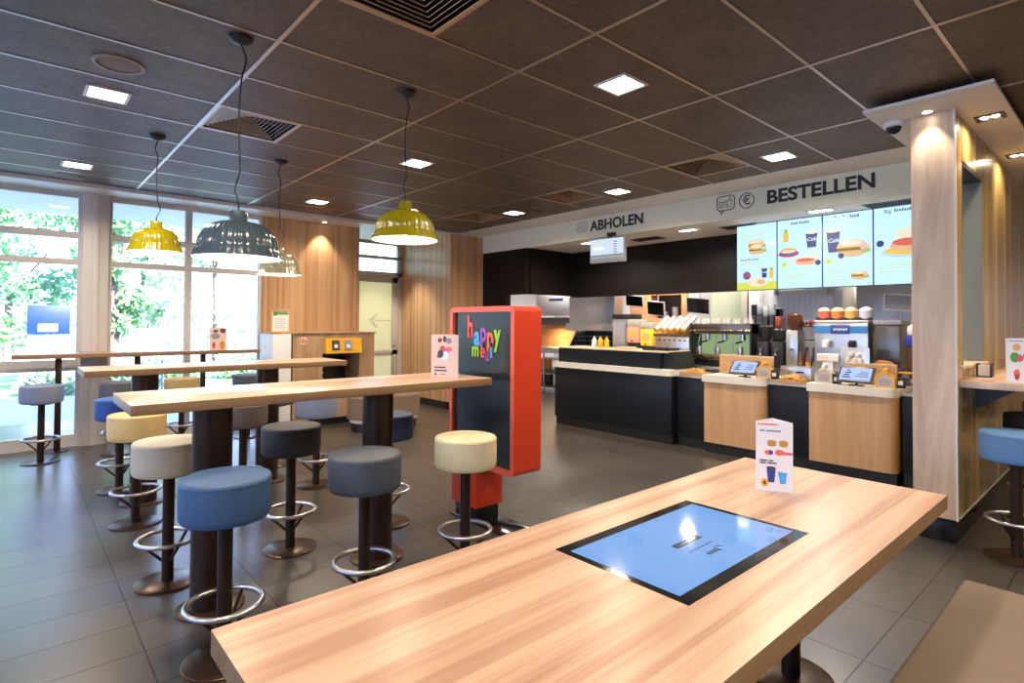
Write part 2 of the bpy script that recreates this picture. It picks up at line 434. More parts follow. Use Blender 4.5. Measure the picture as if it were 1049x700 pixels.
# wood panelled wall, door niche, side wall, column face
bm = bm_new(); add_box(bm, 2.70, 4.21, WY - .05, WY + .10, 0, 3.03); struct('wall_back', bm, 'panel_wood', smooth=False)
bm = bm_new(); add_box(bm, 4.11, 4.21, WY + .10, 9.75, 0, 3.03); struct('wall_niche', bm, 'panel_wood_y', smooth=False)
bm = bm_new()
add_box(bm, 5.69, 5.79, 8.141, 9.75, .12, 3.05)
struct('wall_side', bm, 'panel_wood_y', smooth=False)
bm = bm_new(); add_box(bm, 5.69, 6.40, 8.04, 8.14, .12, 3.05); struct('wall_pier', bm, 'panel_wood', smooth=False)
bm = bm_new(); add_box(bm, 5.70, 5.80, 8.06, 9.73, 0, .12); add_box(bm, 5.70, 6.40, 8.055, 8.14, 0, .12); struct('baseboard_pier', bm, 'black', smooth=False)
# door niche : transom window + door
DY = 9.70
bm = bm_new()
for z0, z1 in ((2.36, 2.46), (2.70, 2.76), (2.98, 3.03)): add_box(bm, 4.21, 5.69, DY - .04, DY + .05, z0, z1, bevel=.004)
add_box(bm, 4.21, 4.27, DY - .04, DY + .05, 0, 3.03); add_box(bm, 5.60, 5.69, DY - .04, DY + .05, 0, 3.03)
w5 = struct('window_5', bm, 'frame_light')
g = bm_new(); add_box(g, 4.27, 5.60, DY, DY + .006, 2.44, 3.0); obj('pane', g, 'glass', w5, smooth=False)
bm = bm_new()
add_box(bm, 4.78, 5.60, DY - .03, DY + .03, 2.26, 2.36, bevel=.004); add_box(bm, 4.78, 5.60, DY - .03, DY + .03, .88, .97, bevel=.004)
add_box(bm, 4.78, 5.60, DY - .03, DY + .03, .02, .14, bevel=.004)
add_box(bm, 5.48, 5.60, DY - .03, DY + .03, .02, 2.36, bevel=.004); add_box(bm, 4.70, 4.80, DY - .03, DY + .03, .02, 2.36, bevel=.004)
door = struct('door_1', bm, 'frame_light')
M['door_film'] = plain('door_film', (.78, .72, .46), .6)
nt = M['door_film'].node_tree; bb = nt.nodes['Principled BSDF']; bb.inputs['Transmission Weight'].default_value = 0
# translucent film lit from outside
tl = nt.nodes.new('ShaderNodeBsdfTranslucent'); tl.inputs['Color'].default_value = (.95, .78, .46, 1)
mxs = nt.nodes.new('ShaderNodeMixShader'); mxs.inputs[0].default_value = .58
nt.links.new(bb.outputs[0], mxs.inputs[1]); nt.links.new(tl.outputs[0], mxs.inputs[2]); nt.links.new(mxs.outputs[0], nt.nodes['Material Output'].inputs[0])
g = bm_new(); add_box(g, 4.80, 5.48, DY - .004, DY + .004, .97, 2.26); add_box(g, 4.80, 5.48, DY - .004, DY + .004, .14, .88); obj('pane', g, 'door_film', door, smooth=False)
g = bm_new()
add_prism(g, [(5.45, 1.525), (5.45, 1.545), (5.09, 1.545), (5.19, 1.665), (5.15, 1.665), (5.02, 1.535), (5.15, 1.395), (5.19, 1.395), (5.09, 1.525)], 'Y', DY - .007, DY + .007)
M['arrow_film'] = leaf_like('arrow_film', (.97, .97, .97))
obj('arrow_mark', g, 'arrow_film', door, smooth=False)
bm = bm_new(); add_cyl(bm, 5.02 + .5, 1.05, DY - .07, DY - .03, .012, axis='Y', n=12); add_box(bm, 5.44, 5.53, DY - .085, DY - .07, 1.04, 1.06, bevel=.003)
obj('door_handle', bm, 'steel', door)
bm = bm_new(); add_box(bm, 4.27, 4.72, DY - .02, DY + .02, 0, 2.40); struct('wall_door', bm, 'frame_light', smooth=False)

# dark kitchen walls
bm = bm_new()
add_box(bm, 6.41, 6.50, 7.38, 8.04, 0, 2.755); add_box(bm, 6.41, 6.50, 6.90, 7.38, 1.985, 2.755)
struct('wall_dark', bm, 'dark_wood', smooth=False)
bm = bm_new(); add_box(bm, 6.50, 7.56, 6.86, 6.95, 1.985, 2.755); struct('wall_kitchen', bm, 'dark_wood_x', smooth=False)
bm = bm_new(); add_box(bm, 7.50, 7.60, .95, 6.86, 1.96, 2.755); struct('wall_band', bm, 'dark_wood', smooth=False)
bm = bm_new(); add_box(bm, 7.49, 7.505, 6.845, 6.86, 1.985, 2.755); struct('trim_7', bm, 'steel_dark')
bm = bm_new(); add_box(bm, 6.52, 11.2, .95, 10.8, 2.755, 2.80); struct('ceiling_kitchen', bm, 'soffit_white', smooth=False)
# room shell out of sight + kitchen walls
bm = bm_new(); add_box(bm, 11.0, 11.1, .95, 10.8, 0, 2.76); struct('wall_far', bm, 'kitchen_wall', smooth=False)
bm = bm_new(); add_box(bm, 6.41, 11.0, 10.7, 10.8, 0, 2.76); struct('wall_end', bm, 'kitchen_wall', smooth=False)
bm = bm_new(); add_box(bm, 6.42, 6.50, 8.04, 10.7, 0, CH); struct('wall_store', bm, 'kitchen_wall', smooth=False)
bm = bm_new(); add_box(bm, -4.2, -4.1, -4.2, 8.7, 2.5, CH + .2); add_box(bm, -4.2, -4.1, -4.2, 8.7, 0, 1.25)  # openings left between these bands are added, out of view, for extra daylight
for k in range(7): add_box(bm, -4.2, -4.1, -4.2 + k * 2.12, -4.06 + k * 2.12, .15, 2.85)
struct('wall_left', bm, 'frame_light', smooth=False)
bm = bm_new(); add_box(bm, -4.154, -4.148, -4.1, 8.6, .15, 2.85); struct('window_added', bm, 'glass', smooth=False)  # unseen pane over the added daylight openings
bm = bm_new(); add_box(bm, -4.2, -3.6, WY - .05, WY + .1, 0, CH + .1); struct('wall_corner', bm, 'cream_wall', smooth=False)
bm = bm_new(); add_box(bm, -4.2, 8.6, -4.3, -4.2, 0, CH + .2); struct('wall_rear', bm, 'cream_wall', smooth=False)
bm = bm_new(); add_box(bm, 8.5, 8.6, -4.2, .9, 0, CH + .2); struct('wall_right', bm, 'wall_gold', smooth=False)
bm = bm_new(); add_box(bm, -4.3, 8.8, WY + .05, WY + .3, CH + .0, CH + .4); struct('trim_8', bm, 'white_trim', smooth=False)
bm = bm_new(); add_box(bm, 4.2, 6.5, DY - .04, DY + .2, 3.03, CH + .4); struct('trim_9', bm, 'white_trim', smooth=False)
# column and the wall with the opening that runs off to the right
bm = bm_new()
add_box(bm, 4.85, 4.90, .88, 1.135, .165, 3.0, bevel=.002)
add_box(bm, 4.865, 4.895, .90, 1.12, 2.95, 3.0)
struct('wall_column', bm, 'column_wood')
bm = bm_new()
add_box(bm, 4.90, 5.10, .885, 1.135, .165, 3.0)
add_box(bm, 5.10, 5.86, .885, 1.135, 2.69, 3.0); add_box(bm, 5.10, 5.86, .885, 1.135, .165, 1.20)
add_box(bm, 5.86, 8.5, .885, 1.135, .165, 3.0)
struct('wall_passage', bm, 'wall_gold', smooth=False)
bm = bm_new(); add_box(bm, 5.835, 5.858, .887, 1.133, 1.22, 2.688); struct('trim_10', bm, 'grey_panel', smooth=False)
bm = bm_new(); add_box(bm, 5.102, 5.835, .887, 1.133, 2.66, 2.688); struct('trim_11', bm, 'black', smooth=False)
bm = bm_new(); add_box(bm, 4.98, 5.90, .865, 1.15, 1.195, 1.215, bevel=.003); struct('trim_12', bm, 'column_wood', smooth=False)
bm = bm_new(); add_box(bm, 4.865, 8.5, .895, 1.12, 0, .165, bevel=.002); struct('baseboard_column', bm, 'black_gloss')
bm = bm_new(); add_box(bm, 4.845, 4.852, .878, .888, .165, 3.0); add_box(bm, 4.846, 8.5, .880, .886, .160, .170); struct('trim_13', bm, 'white_trim', smooth=False)

# ------------------------------------------------------------------ ceiling fittings
def louvre(i, j, label, mats=('vent_plate', 'vent_plate')):
    x0, y0 = GX0 + i * GXS, GY0 + j * GYS; cx, cy = x0 + GXS / 2, y0 + GYS / 2
    t = thing('ceiling_vent', label, 'vent', (cx, cy, CH), 0, 'air diffusers in the dark ceiling')
    h = .300
    bm = bm_new()
    add_box(bm, -h, h, -h, h, .14, .15)
    for s_ in (-1, 1):
        add_box(bm, s_ * h - .003, s_ * h + .003, -h, h, 0, .15); add_box(bm, -h, h, s_ * h - .003, s_ * h + .003, 0, .15)
    obj('housing', bm, 'black', t, smooth=False)
    bm = bm_new()
    o_, i_ = .308, .280
    for a0, a1, b0, b1 in ((-o_, o_, i_, o_), (-o_, o_, -o_, -i_), (-o_, -i_, -i_, i_), (i_, o_, -i_, i_)): add_box(bm, a0, a1, b0, b1, -.005, .002)
    obj('rim', bm, mats[1], t, smooth=False)
    for k in range(10):
        r = .268 - k * .0262; z = .002 + k * .0075
        bm = bm_new()
        def ring(rad, zz): return [bm.verts.new((sx * rad, sy * rad, zz)) for sx, sy in ((-1, -1), (1, -1), (1, 1), (-1, 1))]
        A = ring(r, z + .018); B = ring(r - .019, z); A2 = ring(r - .002, z + .020); B2 = ring(r - .022, z + .002)
        for q in range(4):
            n = (q + 1) % 4
            bm.faces.new((A[q], A[n], B[n], B[q])); bm.faces.new((A2[q], A2[n], B2[n], B2[q]))
            bm.faces.new((A[q], A[n], A2[n], A2[q])); bm.faces.new((B[q], B[n], B2[n], B2[q]))
        obj('slat', bm, mats[0], t, smooth=False)
    return t
M['vent_plate'] = plain('vent_plate', (.50, .32, .18), .45)
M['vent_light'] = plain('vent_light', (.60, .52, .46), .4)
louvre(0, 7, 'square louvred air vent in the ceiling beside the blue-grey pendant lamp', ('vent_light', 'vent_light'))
louvre(0, 3, 'largest square louvred air vent, cut by the top edge of the picture')
louvre(6, 7, 'square louvred air vent in the ceiling just left of the word ABHOLEN')
louvre(6, 4, 'square louvred air vent in the ceiling above the speech bubble sign')
louvre(6, 10, 'farthest square louvred air vent, near the wooden pier')

M['led'] = emit('led', (1.0, .86, .66), 22)
M['led_kitchen'] = emit('led_kitchen', (1.0, .93, .85), 22)
def area(name, loc, size, power, col=(1, .84, .66), spread=150, parent=None, size_y=None):
    l = bpy.data.lights.new(name, 'AREA'); l.energy = power; l.color = col; l.size = size; l.spread = math.radians(spread)
    if size_y: l.shape = 'RECTANGLE'; l.size_y = size_y
    o = bpy.data.objects.new(name, l); C.objects.link(o); o.location = loc
    if parent: o.parent = parent
    return o
def downlight(x, y, label, z=CH, w=.105, power=34, mat='led', frame='white_trim', grp='square downlights in the ceiling', col=(1, .82, .62), wy=None, lens2=False):
    wy = wy or w
    t = thing('downlight', label, 'ceiling light', (x, y, z), 0, grp)
    bm = bm_new(); f = .022
    for a0, a1, b0, b1 in ((-w - f, w + f, wy, wy + f), (-w - f, w + f, -wy - f, -wy), (-w - f, -w, -wy, wy), (w, w + f, -wy, wy)): add_box(bm, a0, a1, b0, b1, -.010, -.001)
    obj('frame', bm, frame, t, smooth=False)
    bm = bm_new()
    if lens2:
        for s in (-1, 1): add_cyl(bm, 0, s * wy * .48, -.006, -.002, w * .50, n=20)
        obj('diffuser', bm, mat, t)
        bm = bm_new(); add_box(bm, -w, w, -wy, wy, -.002, -.0005); obj('backing', bm, 'black', t, smooth=False)
    else:
        add_box(bm, -w, w, -wy, wy, -.007, -.002); obj('diffuser', bm, mat, t, smooth=False)
    area('lamp', (0, 0, -.02), w * 1.8, power, col, 155, t)
    return t
DL = [(.47, 4.78, 'near left square downlight, between the round ceiling speaker and the window'),
      (.47, 7.17, 'small square downlight close above the left window post'),
      (2.967, 4.78, 'square downlight just right of the right mustard lamp cord'),
      (2.967, 7.20, 'square downlight before the wooden wall, left of the right mustard lamp'),
      (2.975, 2.29, 'largest and brightest square downlight, top centre of the ceiling'),
      (5.343, 2.28, 'square downlight close above the letters BESTELLEN'),
      (5.37, 4.18, 'square downlight above the word ABHOLEN'),
      (5.34, 6.0, 'square downlight above the wooden pier by the dark wall')]
for x, y, lb in DL: downlight(x, y, lb)
for x, y in ((.47, 2.2), (.47, -.6), (2.97, -.4), (5.4, -.4), (-1.9, 2.3), (-1.9, 4.8), (-1.9, -.6), (5.4, -2.6), (2.97, -2.8), (.4, -2.8), (-1.9, 7.2)):
    area('fill_lamp', (x, y, CH - .03), .2, 32, (1, .82, .62), 155)  # unseen lamps added as fill where the room continues out of view
# soffit spots
downlight(5.225, .745, 'twin spotlight in the pale soffit, nearest to the wooden column', 3.0, .050, 9, 'led', 'steel_dark', 'twin spotlights in the right soffit', wy=.062, lens2=True)
downlight(6.58, .745, 'twin spotlight in the pale soffit, at the right edge of the picture', 3.0, .050, 9, 'led', 'steel_dark', 'twin spotlights in the right soffit', wy=.062, lens2=True)
def spot(x, y, z, label, power=6, r=.028):
    t = thing('spotlight', label, 'ceiling light', (x, y, z), 0)
    bm = bm_new(); add_lathe(bm, [(r + .012, -.001), (r + .012, -.006), (r, -.006), (r, -.001)], n=24); obj('ring', bm, 'chrome', t)
    bm = bm_new(); add_cyl(bm, 0, 0, -.005, -.002, r, n=24); obj('diffuser', bm, 'led', t)
    l = bpy.data.lights.new('lamp', 'SPOT'); l.energy = power * 4; l.color = (1, .84, .66); l.spot_size = math.radians(80); l.spot_blend = .6; l.shadow_soft_size = .03
    o = bpy.data.objects.new('lamp', l); C.objects.link(o); o.parent = t; o.location = (0, 0, -.02)
    return t
spot(4.78, 1.02, 3.0, 'small round spotlight in the soffit directly above the wooden column face', 3.5)
spot(5.10, 9.0, 3.03, 'added small round spotlight brightening the glass door niche', 34)  # added lamp that brightens the niche, no fitting known there
spot(3.56, 8.36, 3.03, 'small round spotlight washing down the wood panelled wall', 12)
# kitchen ceiling lights and vents
for x, y, lb in ((6.73, 4.07, 'rectangular light in the counter ceiling left of the menu boards'), (6.62, 2.38, 'rectangular light in the counter ceiling above the menu boards'), (6.69, 5.77, 'rectangular light in the counter ceiling behind the small hanging screen')):
    downlight(x, y, lb, 2.755, .05, 22, 'led_kitchen', 'white_trim', 'lights over the counter', (1, .9, .78), wy=.11)
for x, y in ((8.5, 2.2), (8.5, 4.0), (8.3, 5.8), (9.9, 3.0), (9.9, 5.2), (8.6, 8.0), (10, 8.5), (9.9, 7.0)):
    area('kitchen_lamp', (x, y, 2.74), .5, 52, (1, .93, .84), 170)
def small_vent(x, y, label):
    t = thing('ceiling_vent', label, 'vent', (x, y, 2.755), 0, 'small vents over the counter')
    bm = bm_new(); add_box(bm, -.12, .12, -.24, .24, -.008, 0, bevel=.002); obj('plate', bm, 'steel_dark', t)
    for k in range(5):
        bm = bm_new(); add_box(bm, -.09 + k * .04, -.075 + k * .04, -.21, .21, -.016, -.008); obj('slat', bm, 'black', t, smooth=False)
small_vent(6.95, 3.45, 'dark slotted vent above the first menu board'); small_vent(7.0, 4.9, 'dark slotted vent right of the small hanging screen'); small_vent(6.75, 1.75, 'dark slotted vent above the last menu board')
M['speaker_brown'] = plain('speaker_brown', (.30, .22, .16), .5); M['speaker_dark'] = plain('speaker_dark', (.17, .115, .08), .6)
for x, y, lb in ((.465, 4.17, 'round brown ceiling loudspeaker beside the near left downlight'), (.455, 7.80, 'round brown ceiling loudspeaker close to the window wall')):
    t = thing('ceiling_speaker', lb, 'speaker', (x, y, CH))
    bm = bm_new(); add_lathe(bm, [(.135, -.001), (.135, -.010), (.118, -.012), (.118, -.004)], n=48); obj('rim', bm, 'speaker_brown', t)
    bm = bm_new(); add_lathe(bm, [(.118, -.003), (.09, -.007), (.04, -.010), (.001, -.011)], n=48); obj('grille', bm, 'speaker_dark', t)
# dome camera
t = thing('security_camera', 'white dome security camera with dark glass under the soffit corner', 'camera', (4.87, 1.245, 3.0))
bm = bm_new(); add_lathe(bm, [(.001, 0), (.062, 0), (.066, -.02), (.056, -.035), (.001, -.035)], n=32); obj('mount', bm, 'white', t)
bm = bm_new(); add_lathe(bm, [(.050, -.035), (.047, -.055), (.034, -.074), (.016, -.083), (.001, -.085)], n=32); obj('dome', bm, 'black_gloss', t)

# ------------------------------------------------------------------ pendant lamps
def pendant(x, y, zr, R, h, col, label, name_m, kink):
    t = thing('pendant_lamp', label, 'lamp', (x, y, zr), 0, 'ribbed dome pendant lamps')
    m_ = plain(name_m, col, .22, 0, .6, .6)
    bm = bm_new()
    prof = []
    for k in range(13):
        a = k / 12 * PI / 2
        rr_ = .055 + (R * .86 - .055) * math.sin(a) ** .92; zz = .20 * h / .27 - (.145 * h / .27) * (1 - math.cos(a)) ** 1.0
        prof.append((rr_, zz, 1))
    prof += [(R * .885, .050, 1), (R * .90, .046, .6), (R * .93, .030, 1), (R * .985, .006, .5), (R, 0, 0)]
    full = [(.001, .262, 0), (.040, .262, .4), (.044, .255, 1), (.046, .205, 1), (.055, .2 * h / .27, 1)] + prof[1:]
    add_lathe(bm, full, n=192, rib=.013, nrib=36)
    o = obj('shade', bm, m_, t, ang=60)
    bm = bm_new(); add_lathe(bm, [(R * .965, .001), (R * .93, .02), (R * .83, .045), (R * .6, .10), (R * .3, .15), (.001, .16)], n=64); obj('liner', bm, 'lamp_white', t)
    bm = bm_new(); bmesh.ops.create_uvsphere(bm, u_segments=24, v_segments=12, radius=.045)
    for v in bm.verts: v.co.z += .075
    obj('bulb', bm, M['bulb'], t)
    bm = bm_new(); add_cyl(bm, 0, 0, .11, .18, .02, n=16); obj('socket', bm, 'white', t)
    top = CH - zr
    bm = bm_new(); add_lathe(bm, [(.001, top), (.062, top), (.060, top - .018), (.040, top - .034), (.012, top - .042), (.001, top - .042)], n=32); obj('canopy', bm, 'black', t)
    pts = [(0, 0, .258), (0, 0, .30)]
    n = 22
    z0, z1 = .30, top - .04
    for k in range(1, n):
        u = k / n
        a = kink * (math.exp(-((u - .10) / .06) ** 2) * -.9 + math.exp(-((u - .9) / .07) ** 2) * .8) + .006 * math.sin(u * 9)
        pts.append((a * .8, -a * .6, z0 + (z1 - z0) * u))
    pts.append((0, 0, z1))
    bm = bm_new(); add_tube(bm, pts, .0045, 8); obj('cord', bm, 'black', t)
    l = bpy.data.lights.new('lamp', 'POINT'); l.energy = 11; l.color = (1, .85, .64); l.shadow_soft_size = .05
    lo = bpy.data.objects.new('lamp', l); C.objects.link(lo); lo.parent = t; lo.location = (0, 0, .03)
M['bulb'] = emit('bulb', (1, .87, .68), 14)
pendant(.925, 3.32, 1.845, .235, .27, (.058, .092, .118), 'blue-grey ribbed dome pendant, the largest of the hanging lamps', 'shade_blue', .03)
pendant(.905, 5.58, 2.08, .215, .27, (.33, .27, .003), 'mustard yellow ribbed dome pendant hanging by the windows', 'shade_mustard', -.03)
pendant(1.985, 3.34, 2.055, .228, .27, (.33, .275, .004), 'mustard yellow ribbed dome pendant hanging right of the blue-grey one', 'shade_yellow', .02)
pendant(1.945, 5.62, 1.955, .205, .27, (.30, .28, .17), 'beige ribbed dome pendant behind the blue-grey lamp', 'shade_beige', -.035)

# ------------------------------------------------------------------ tables
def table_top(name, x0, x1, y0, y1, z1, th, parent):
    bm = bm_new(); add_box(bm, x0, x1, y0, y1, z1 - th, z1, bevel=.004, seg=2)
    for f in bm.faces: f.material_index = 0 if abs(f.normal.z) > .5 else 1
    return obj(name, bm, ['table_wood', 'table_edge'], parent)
def table_leg(x, y, h, r, rb, parent, base='bronze_base'):
    bm = bm_new(); add_cyl(bm, x, y, .012, h, r, n=40); leg = obj('leg', bm, 'brown_metal', parent)
    bm = bm_new(); add_lathe(bm, [(.001, 0), (rb, 0), (rb, .008), (rb - .008, .013), (.001, .013)], x, y, n=48); obj('base_plate', bm, base, leg)
# near table with touch screen : X .38-3.10, Y .60-1.52, top .75
T = thing('touchscreen_table', 'large low wooden table in the foreground with a touch screen set in its top', 'table', (1.74, 1.06, 0))
bm = bm_new()
sx0, sx1, sy0, sy1 = 1.36 - 1.74, 2.16 - 1.74, .82 - 1.06, 1.315 - 1.06
X0, X1, Y0, Y1 = -1.365, 1.365, -.46, .46
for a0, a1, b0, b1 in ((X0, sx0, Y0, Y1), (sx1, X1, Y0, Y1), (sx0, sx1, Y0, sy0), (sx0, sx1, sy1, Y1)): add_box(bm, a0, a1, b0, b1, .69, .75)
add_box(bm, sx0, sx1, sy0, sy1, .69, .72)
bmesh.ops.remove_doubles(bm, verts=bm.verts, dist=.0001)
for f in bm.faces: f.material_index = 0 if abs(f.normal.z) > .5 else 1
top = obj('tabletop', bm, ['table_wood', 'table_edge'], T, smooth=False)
for lx in (-.80, .772):
    table_leg(lx, -.03, .69, .0375, .165, T)
# touch screen
M['screen_blue'] = emit('screen_blue', (.20, .40, .80), .95, True, (.01, .012, .02))
M['bezel'] = plain('bezel', (.012, .012, .013), .08)
S = obj('touch_screen', (lambda bm: (add_box(bm, sx0 + .001, sx1 - .001, sy0 + .001, sy1 - .001, .721, .7508), bm)[1])(bm_new()), 'bezel', T, smooth=False)
S['label'] = 'flat black framed touch screen glowing blue'
bm = bm_new(); add_box(bm, sx0 + .028, sx1 - .028, sy0 + .045, sy1 - .045, .7508, .7513); obj('display', bm, 'screen_blue', S, smooth=False)
M['screen_ink'] = emit('screen_ink', (.035, .06, .16), .5, True)
bm = bm_new(); add_box(bm, -.068, .088, -.012, .016, .7513, .7516); obj('caption_bar', bm, 'screen_ink', S, smooth=False)
bm = bm_new()
for k in range(7): add_box(bm, -.050 + k * .018, -.043 + k * .018, .000, .005, .7516, .7518)
obj('caption', bm, 'screen_blue', S, smooth=False)
bm = bm_new(); add_box(bm, -.07, .08, -.054, -.050, .7513, .7516); obj('underline', bm, 'screen_ink', S, smooth=False)
bm = bm_new()
for k in range(4): add_box(bm, -.03 + k * .018, -.018 + k * .018, -.108, -.090, .7513, .7516)
obj('logo', bm, 'screen_ink', S, smooth=False)
bm = bm_new(); add_tube(bm, [(.045 + .020 * math.cos(a / 16 * 2 * PI), -.098 + .016 * math.sin(a / 16 * 2 * PI), .7514) for a in range(12)], .0015, 5); obj('logo_arc', bm, 'screen_ink', S)
# high tables
T2 = thing('high_table', 'high wooden bar table on two round brown pillars, nearest of the three', 'table', (1.45, 3.32, 0), 0, 'long high wooden tables')
table_top('tabletop', -1.045, 1.045, -.30, .30, 1.12, .05, T2)
for lx in (-.645, .32): table_leg(lx, -.03, 1.07, .096, .165, T2)
T3 = thing('high_table', 'high wooden bar table on two round brown pillars, middle one before the windows', 'table', (1.45, 5.55, 0), 0, 'long high wooden tables')
table_top('tabletop', -1.04, 1.04, -.28, .28, 1.12, .05, T3)
for lx in (-.61, .375): table_leg(lx, 0, 1.07, .098, .165, T3)
T4 = thing('window_table', 'narrow high wooden ledge table on thin square legs along the windows', 'table', (1.27, 8.24, 0))
table_top('tabletop', -1.265, 1.29, -.14, .17, 1.12, .05, T4)
for lx in (-.86, .08 - .18, .63):
    bm = bm_new(); add_box(bm, lx - .03, lx + .03, .03, .09, .01, 1.07, bevel=.004); lg = obj('leg', bm, 'brown_metal', T4)
    bm = bm_new(); add_lathe(bm, [(.001, 0), (.115, 0), (.115, .006), (.108, .010), (.001, .010)], lx, .06, n=36); obj('base_plate', bm, 'brown_metal', lg)

# ------------------------------------------------------------------ stools
COL = {
 'blue': (.040, .098, .22), 'slate': (.060, .072, .095), 'charcoal': (.028, .026, .030), 'cream': (.55, .50, .38), 'yellow': (.70, .50, .22),
 'ivory': (.66, .58, .37), 'navy': (.035, .065, .14), 'brown': (.10, .075, .065), 'royal': (.025, .10, .38), 'mustard': (.45, .33, .13), 'grey': (.10, .10, .12), 'greyblue': (.20, .24, .36), 'bright': (.09, .21, .42)}
VM = {k: plain('vinyl_' + k, c, .55, noise=.16, nscale=9, bump=.2) for k, c in COL.items()}
def stool(x, y, col, label, rz=0.0):
    t = thing('bar_stool', label, 'stool', (x, y, 0), rz, 'round bar stools with foot rings')
    bm = bm_new(); add_lathe(bm, [(.001, 0), (.167, 0), (.167, .007), (.160, .012), (.040, .014), (.001, .014)], n=56); obj('base_plate', bm, 'bronze_base', t)
    bm = bm_new(); add_cyl(bm, 0, 0, .012, .63, .031, n=32); obj('pole', bm, 'brown_metal', t)
    bm = bm_new(); add_tube(bm, [(.155 * math.cos(k / 48 * 2 * PI), .155 * math.sin(k / 48 * 2 * PI), .25) for k in range(48)], .0125, 12, True)
    ring = obj('foot_ring', bm, 'chrome', t)
    for k in range(3):
        a = math.radians(-55 - 25 + k * 120)
        bm = bm_new(); add_tube(bm, [(.028 * math.cos(a), .028 * math.sin(a), .125), (.150 * math.cos(a), .150 * math.sin(a), .243)], .0085, 8); obj('brace', bm, 'brown_metal', ring)
    bm = bm_new()
    pr = [(.001, .628), (.165, .628), (.178, .632), (.185, .644)]
    pr += [(.187, .66), (.188, .72), (.187, .795)]
    for k in range(1, 7):
        a = k / 6 * PI / 2; pr.append((.187 - .015 * (1 - math.cos(a)), .797 + .016 * math.sin(a)))
    pr += [(.13, .8168), (.07, .820), (.001, .821)]
    add_lathe(bm, pr, n=64); s = obj('seat', bm, VM[col], t)
    bm = bm_new(); add_tube(bm, [(.1862 * math.cos(k / 64 * 2 * PI), .1862 * math.sin(k / 64 * 2 * PI), .797) for k in range(64)], .0022, 6, True)
    obj('seam', bm, VM[col], s)
    bm = bm_new(); add_cyl(bm, 0, 0, .612, .629, .10, n=32); obj('seat_plate', bm, 'brown_metal', t)
    return t
stool(.728, 2.737, 'blue', 'blue round stool at lower left, the nearest and largest in view', .1)
stool(.695, 3.760, 'cream', 'off-white round stool on the far side of the nearest high table')
stool(1.403, 3.787, 'charcoal', 'charcoal round stool with a brownish top, its whole foot ring showing')
stool(1.405, 2.745, 'slate', 'slate grey round stool on the near side, right of the blue one')
stool(2.075, 2.760, 'ivory', 'pale yellow round stool standing before the red display', .2)
stool(2.13, 3.800, 'navy', 'navy blue round stool half hidden by the right table pillar')
stool(.710, 4.985, 'yellow', 'light yellow round stool under the left end of the nearest high table')
stool(1.46, 5.02, 'brown', 'brown round stool half hidden behind the left table pillar')
stool(2.12, 5.10, 'greyblue', 'muted blue round stool with a bronze base, near side of the middle table')
stool(.735, 6.06, 'royal', 'bright blue round stool at the left end of the middle table')
stool(2.10, 6.12, 'grey', 'grey round stool on the far side of the middle table, mostly pole')
stool(.25, 7.76, 'greyblue', 'pale blue-grey round stool alone at the left end of the window ledge')
stool(.92, 7.72, 'grey', 'dark grey round stool before the white window post')
stool(1.56, 7.80, 'mustard', 'mustard round stool at the window ledge, between the pillars')
stool(2.32, 7.80, 'slate', 'grey round stool at the right end of the window ledge')
stool(4.866, .581, 'bright', 'sky blue round stool at the right edge, nearest to the column wall')
stool(5.95, .60, 'charcoal', 'dark round stool behind the sky blue one at the right edge')
stool(7.0, .60, 'brown', 'brown round stool farthest along the right wall ledge')

# bench in the lower right corner
T = thing('bench', 'brown upholstered flat bench in the lower right corner', 'bench', (1.74, .31, 0))
bm = bm_new(); add_box(bm, -1.24, 1.245, -.20, .215, .36, .45, bevel=.018, seg=3); obj('cushion', bm, 'bench_vinyl', T)
bm = bm_new(); add_box(bm, -1.20, 1.20, -.17, .18, .08, .36); obj('base', bm, 'table_edge', T, smooth=False)
bm = bm_new(); add_box(bm, -1.15, 1.15, -.12, .13, 0, .08); obj('plinth', bm, 'black', T, smooth=False)
# low lounge bench in the back
T = thing('lounge_seat', 'low brown upholstered lounge seat with a cream stripe before the glass door', 'seat', (4.0, 7.25, 0))
bm = bm_new()
add_prism(bm, round_rect(1.06, .50, .22, 8), 'Z', .17, .46)
obj('seat', bm, 'brown_vinyl', T)
bm = bm_new(); add_prism(bm, round_rect(1.0, .44, .2, 8), 'Z', .12, .17); obj('stripe', bm, 'counter_white', T)
bm = bm_new(); add_prism(bm, round_rect(.96, .40, .18, 8), 'Z', 0, .12); obj('plinth', bm, 'black', T)

# ------------------------------------------------------------------ red display
K = thing('display_stand', 'red framed upright display with a black panel and colourful lettering', 'display', (2.73, 3.295, 0))
bm = bm_new()
outer = round_rect(.77, 1.19, .045, 6, 0, 1.025); inner = round_rect(.69, 1.11, .012, 6, 0, 1.025)
x0, x1 = -.13, .13
rings = []
for P_, x in ((outer, x0), (outer, x1), (inner, x1), (inner, x0)): rings.append([bm.verts.new((x, y, z)) for y, z in P_])
n = len(outer)
for a, b_, mi in ((0, 1, 0), (1, 2, 1), (2, 3, 1), (3, 0, 1)):
    for i in range(n):
        f = bm.faces.new((rings[a][i], rings[a][(i + 1) % n], rings[b_][(i + 1) % n], rings[b_][i])); f.material_index = mi
obj('frame', bm, ['red', 'red_edge'], K)
bm = bm_new(); add_box(bm, -.105, .105, -.345, .345, .47, 1.58); PN = obj('panel', bm, 'black_gloss', K, smooth=False)
M['panel_slate'] = plain('panel_slate', (.020, .026, .026), .22)
PN.data.materials[0] = M['panel_slate']
LC = {'l_red': (.85, .09, .06), 'l_blue': (.07, .42, .85), 'l_purple': (.36, .08, .50), 'l_orange': (.85, .16, .06), 'l_green': (.35, .75, .04)}
for k, c in LC.items(): M[k] = plain(k, c, .4)
cyk = 3.295
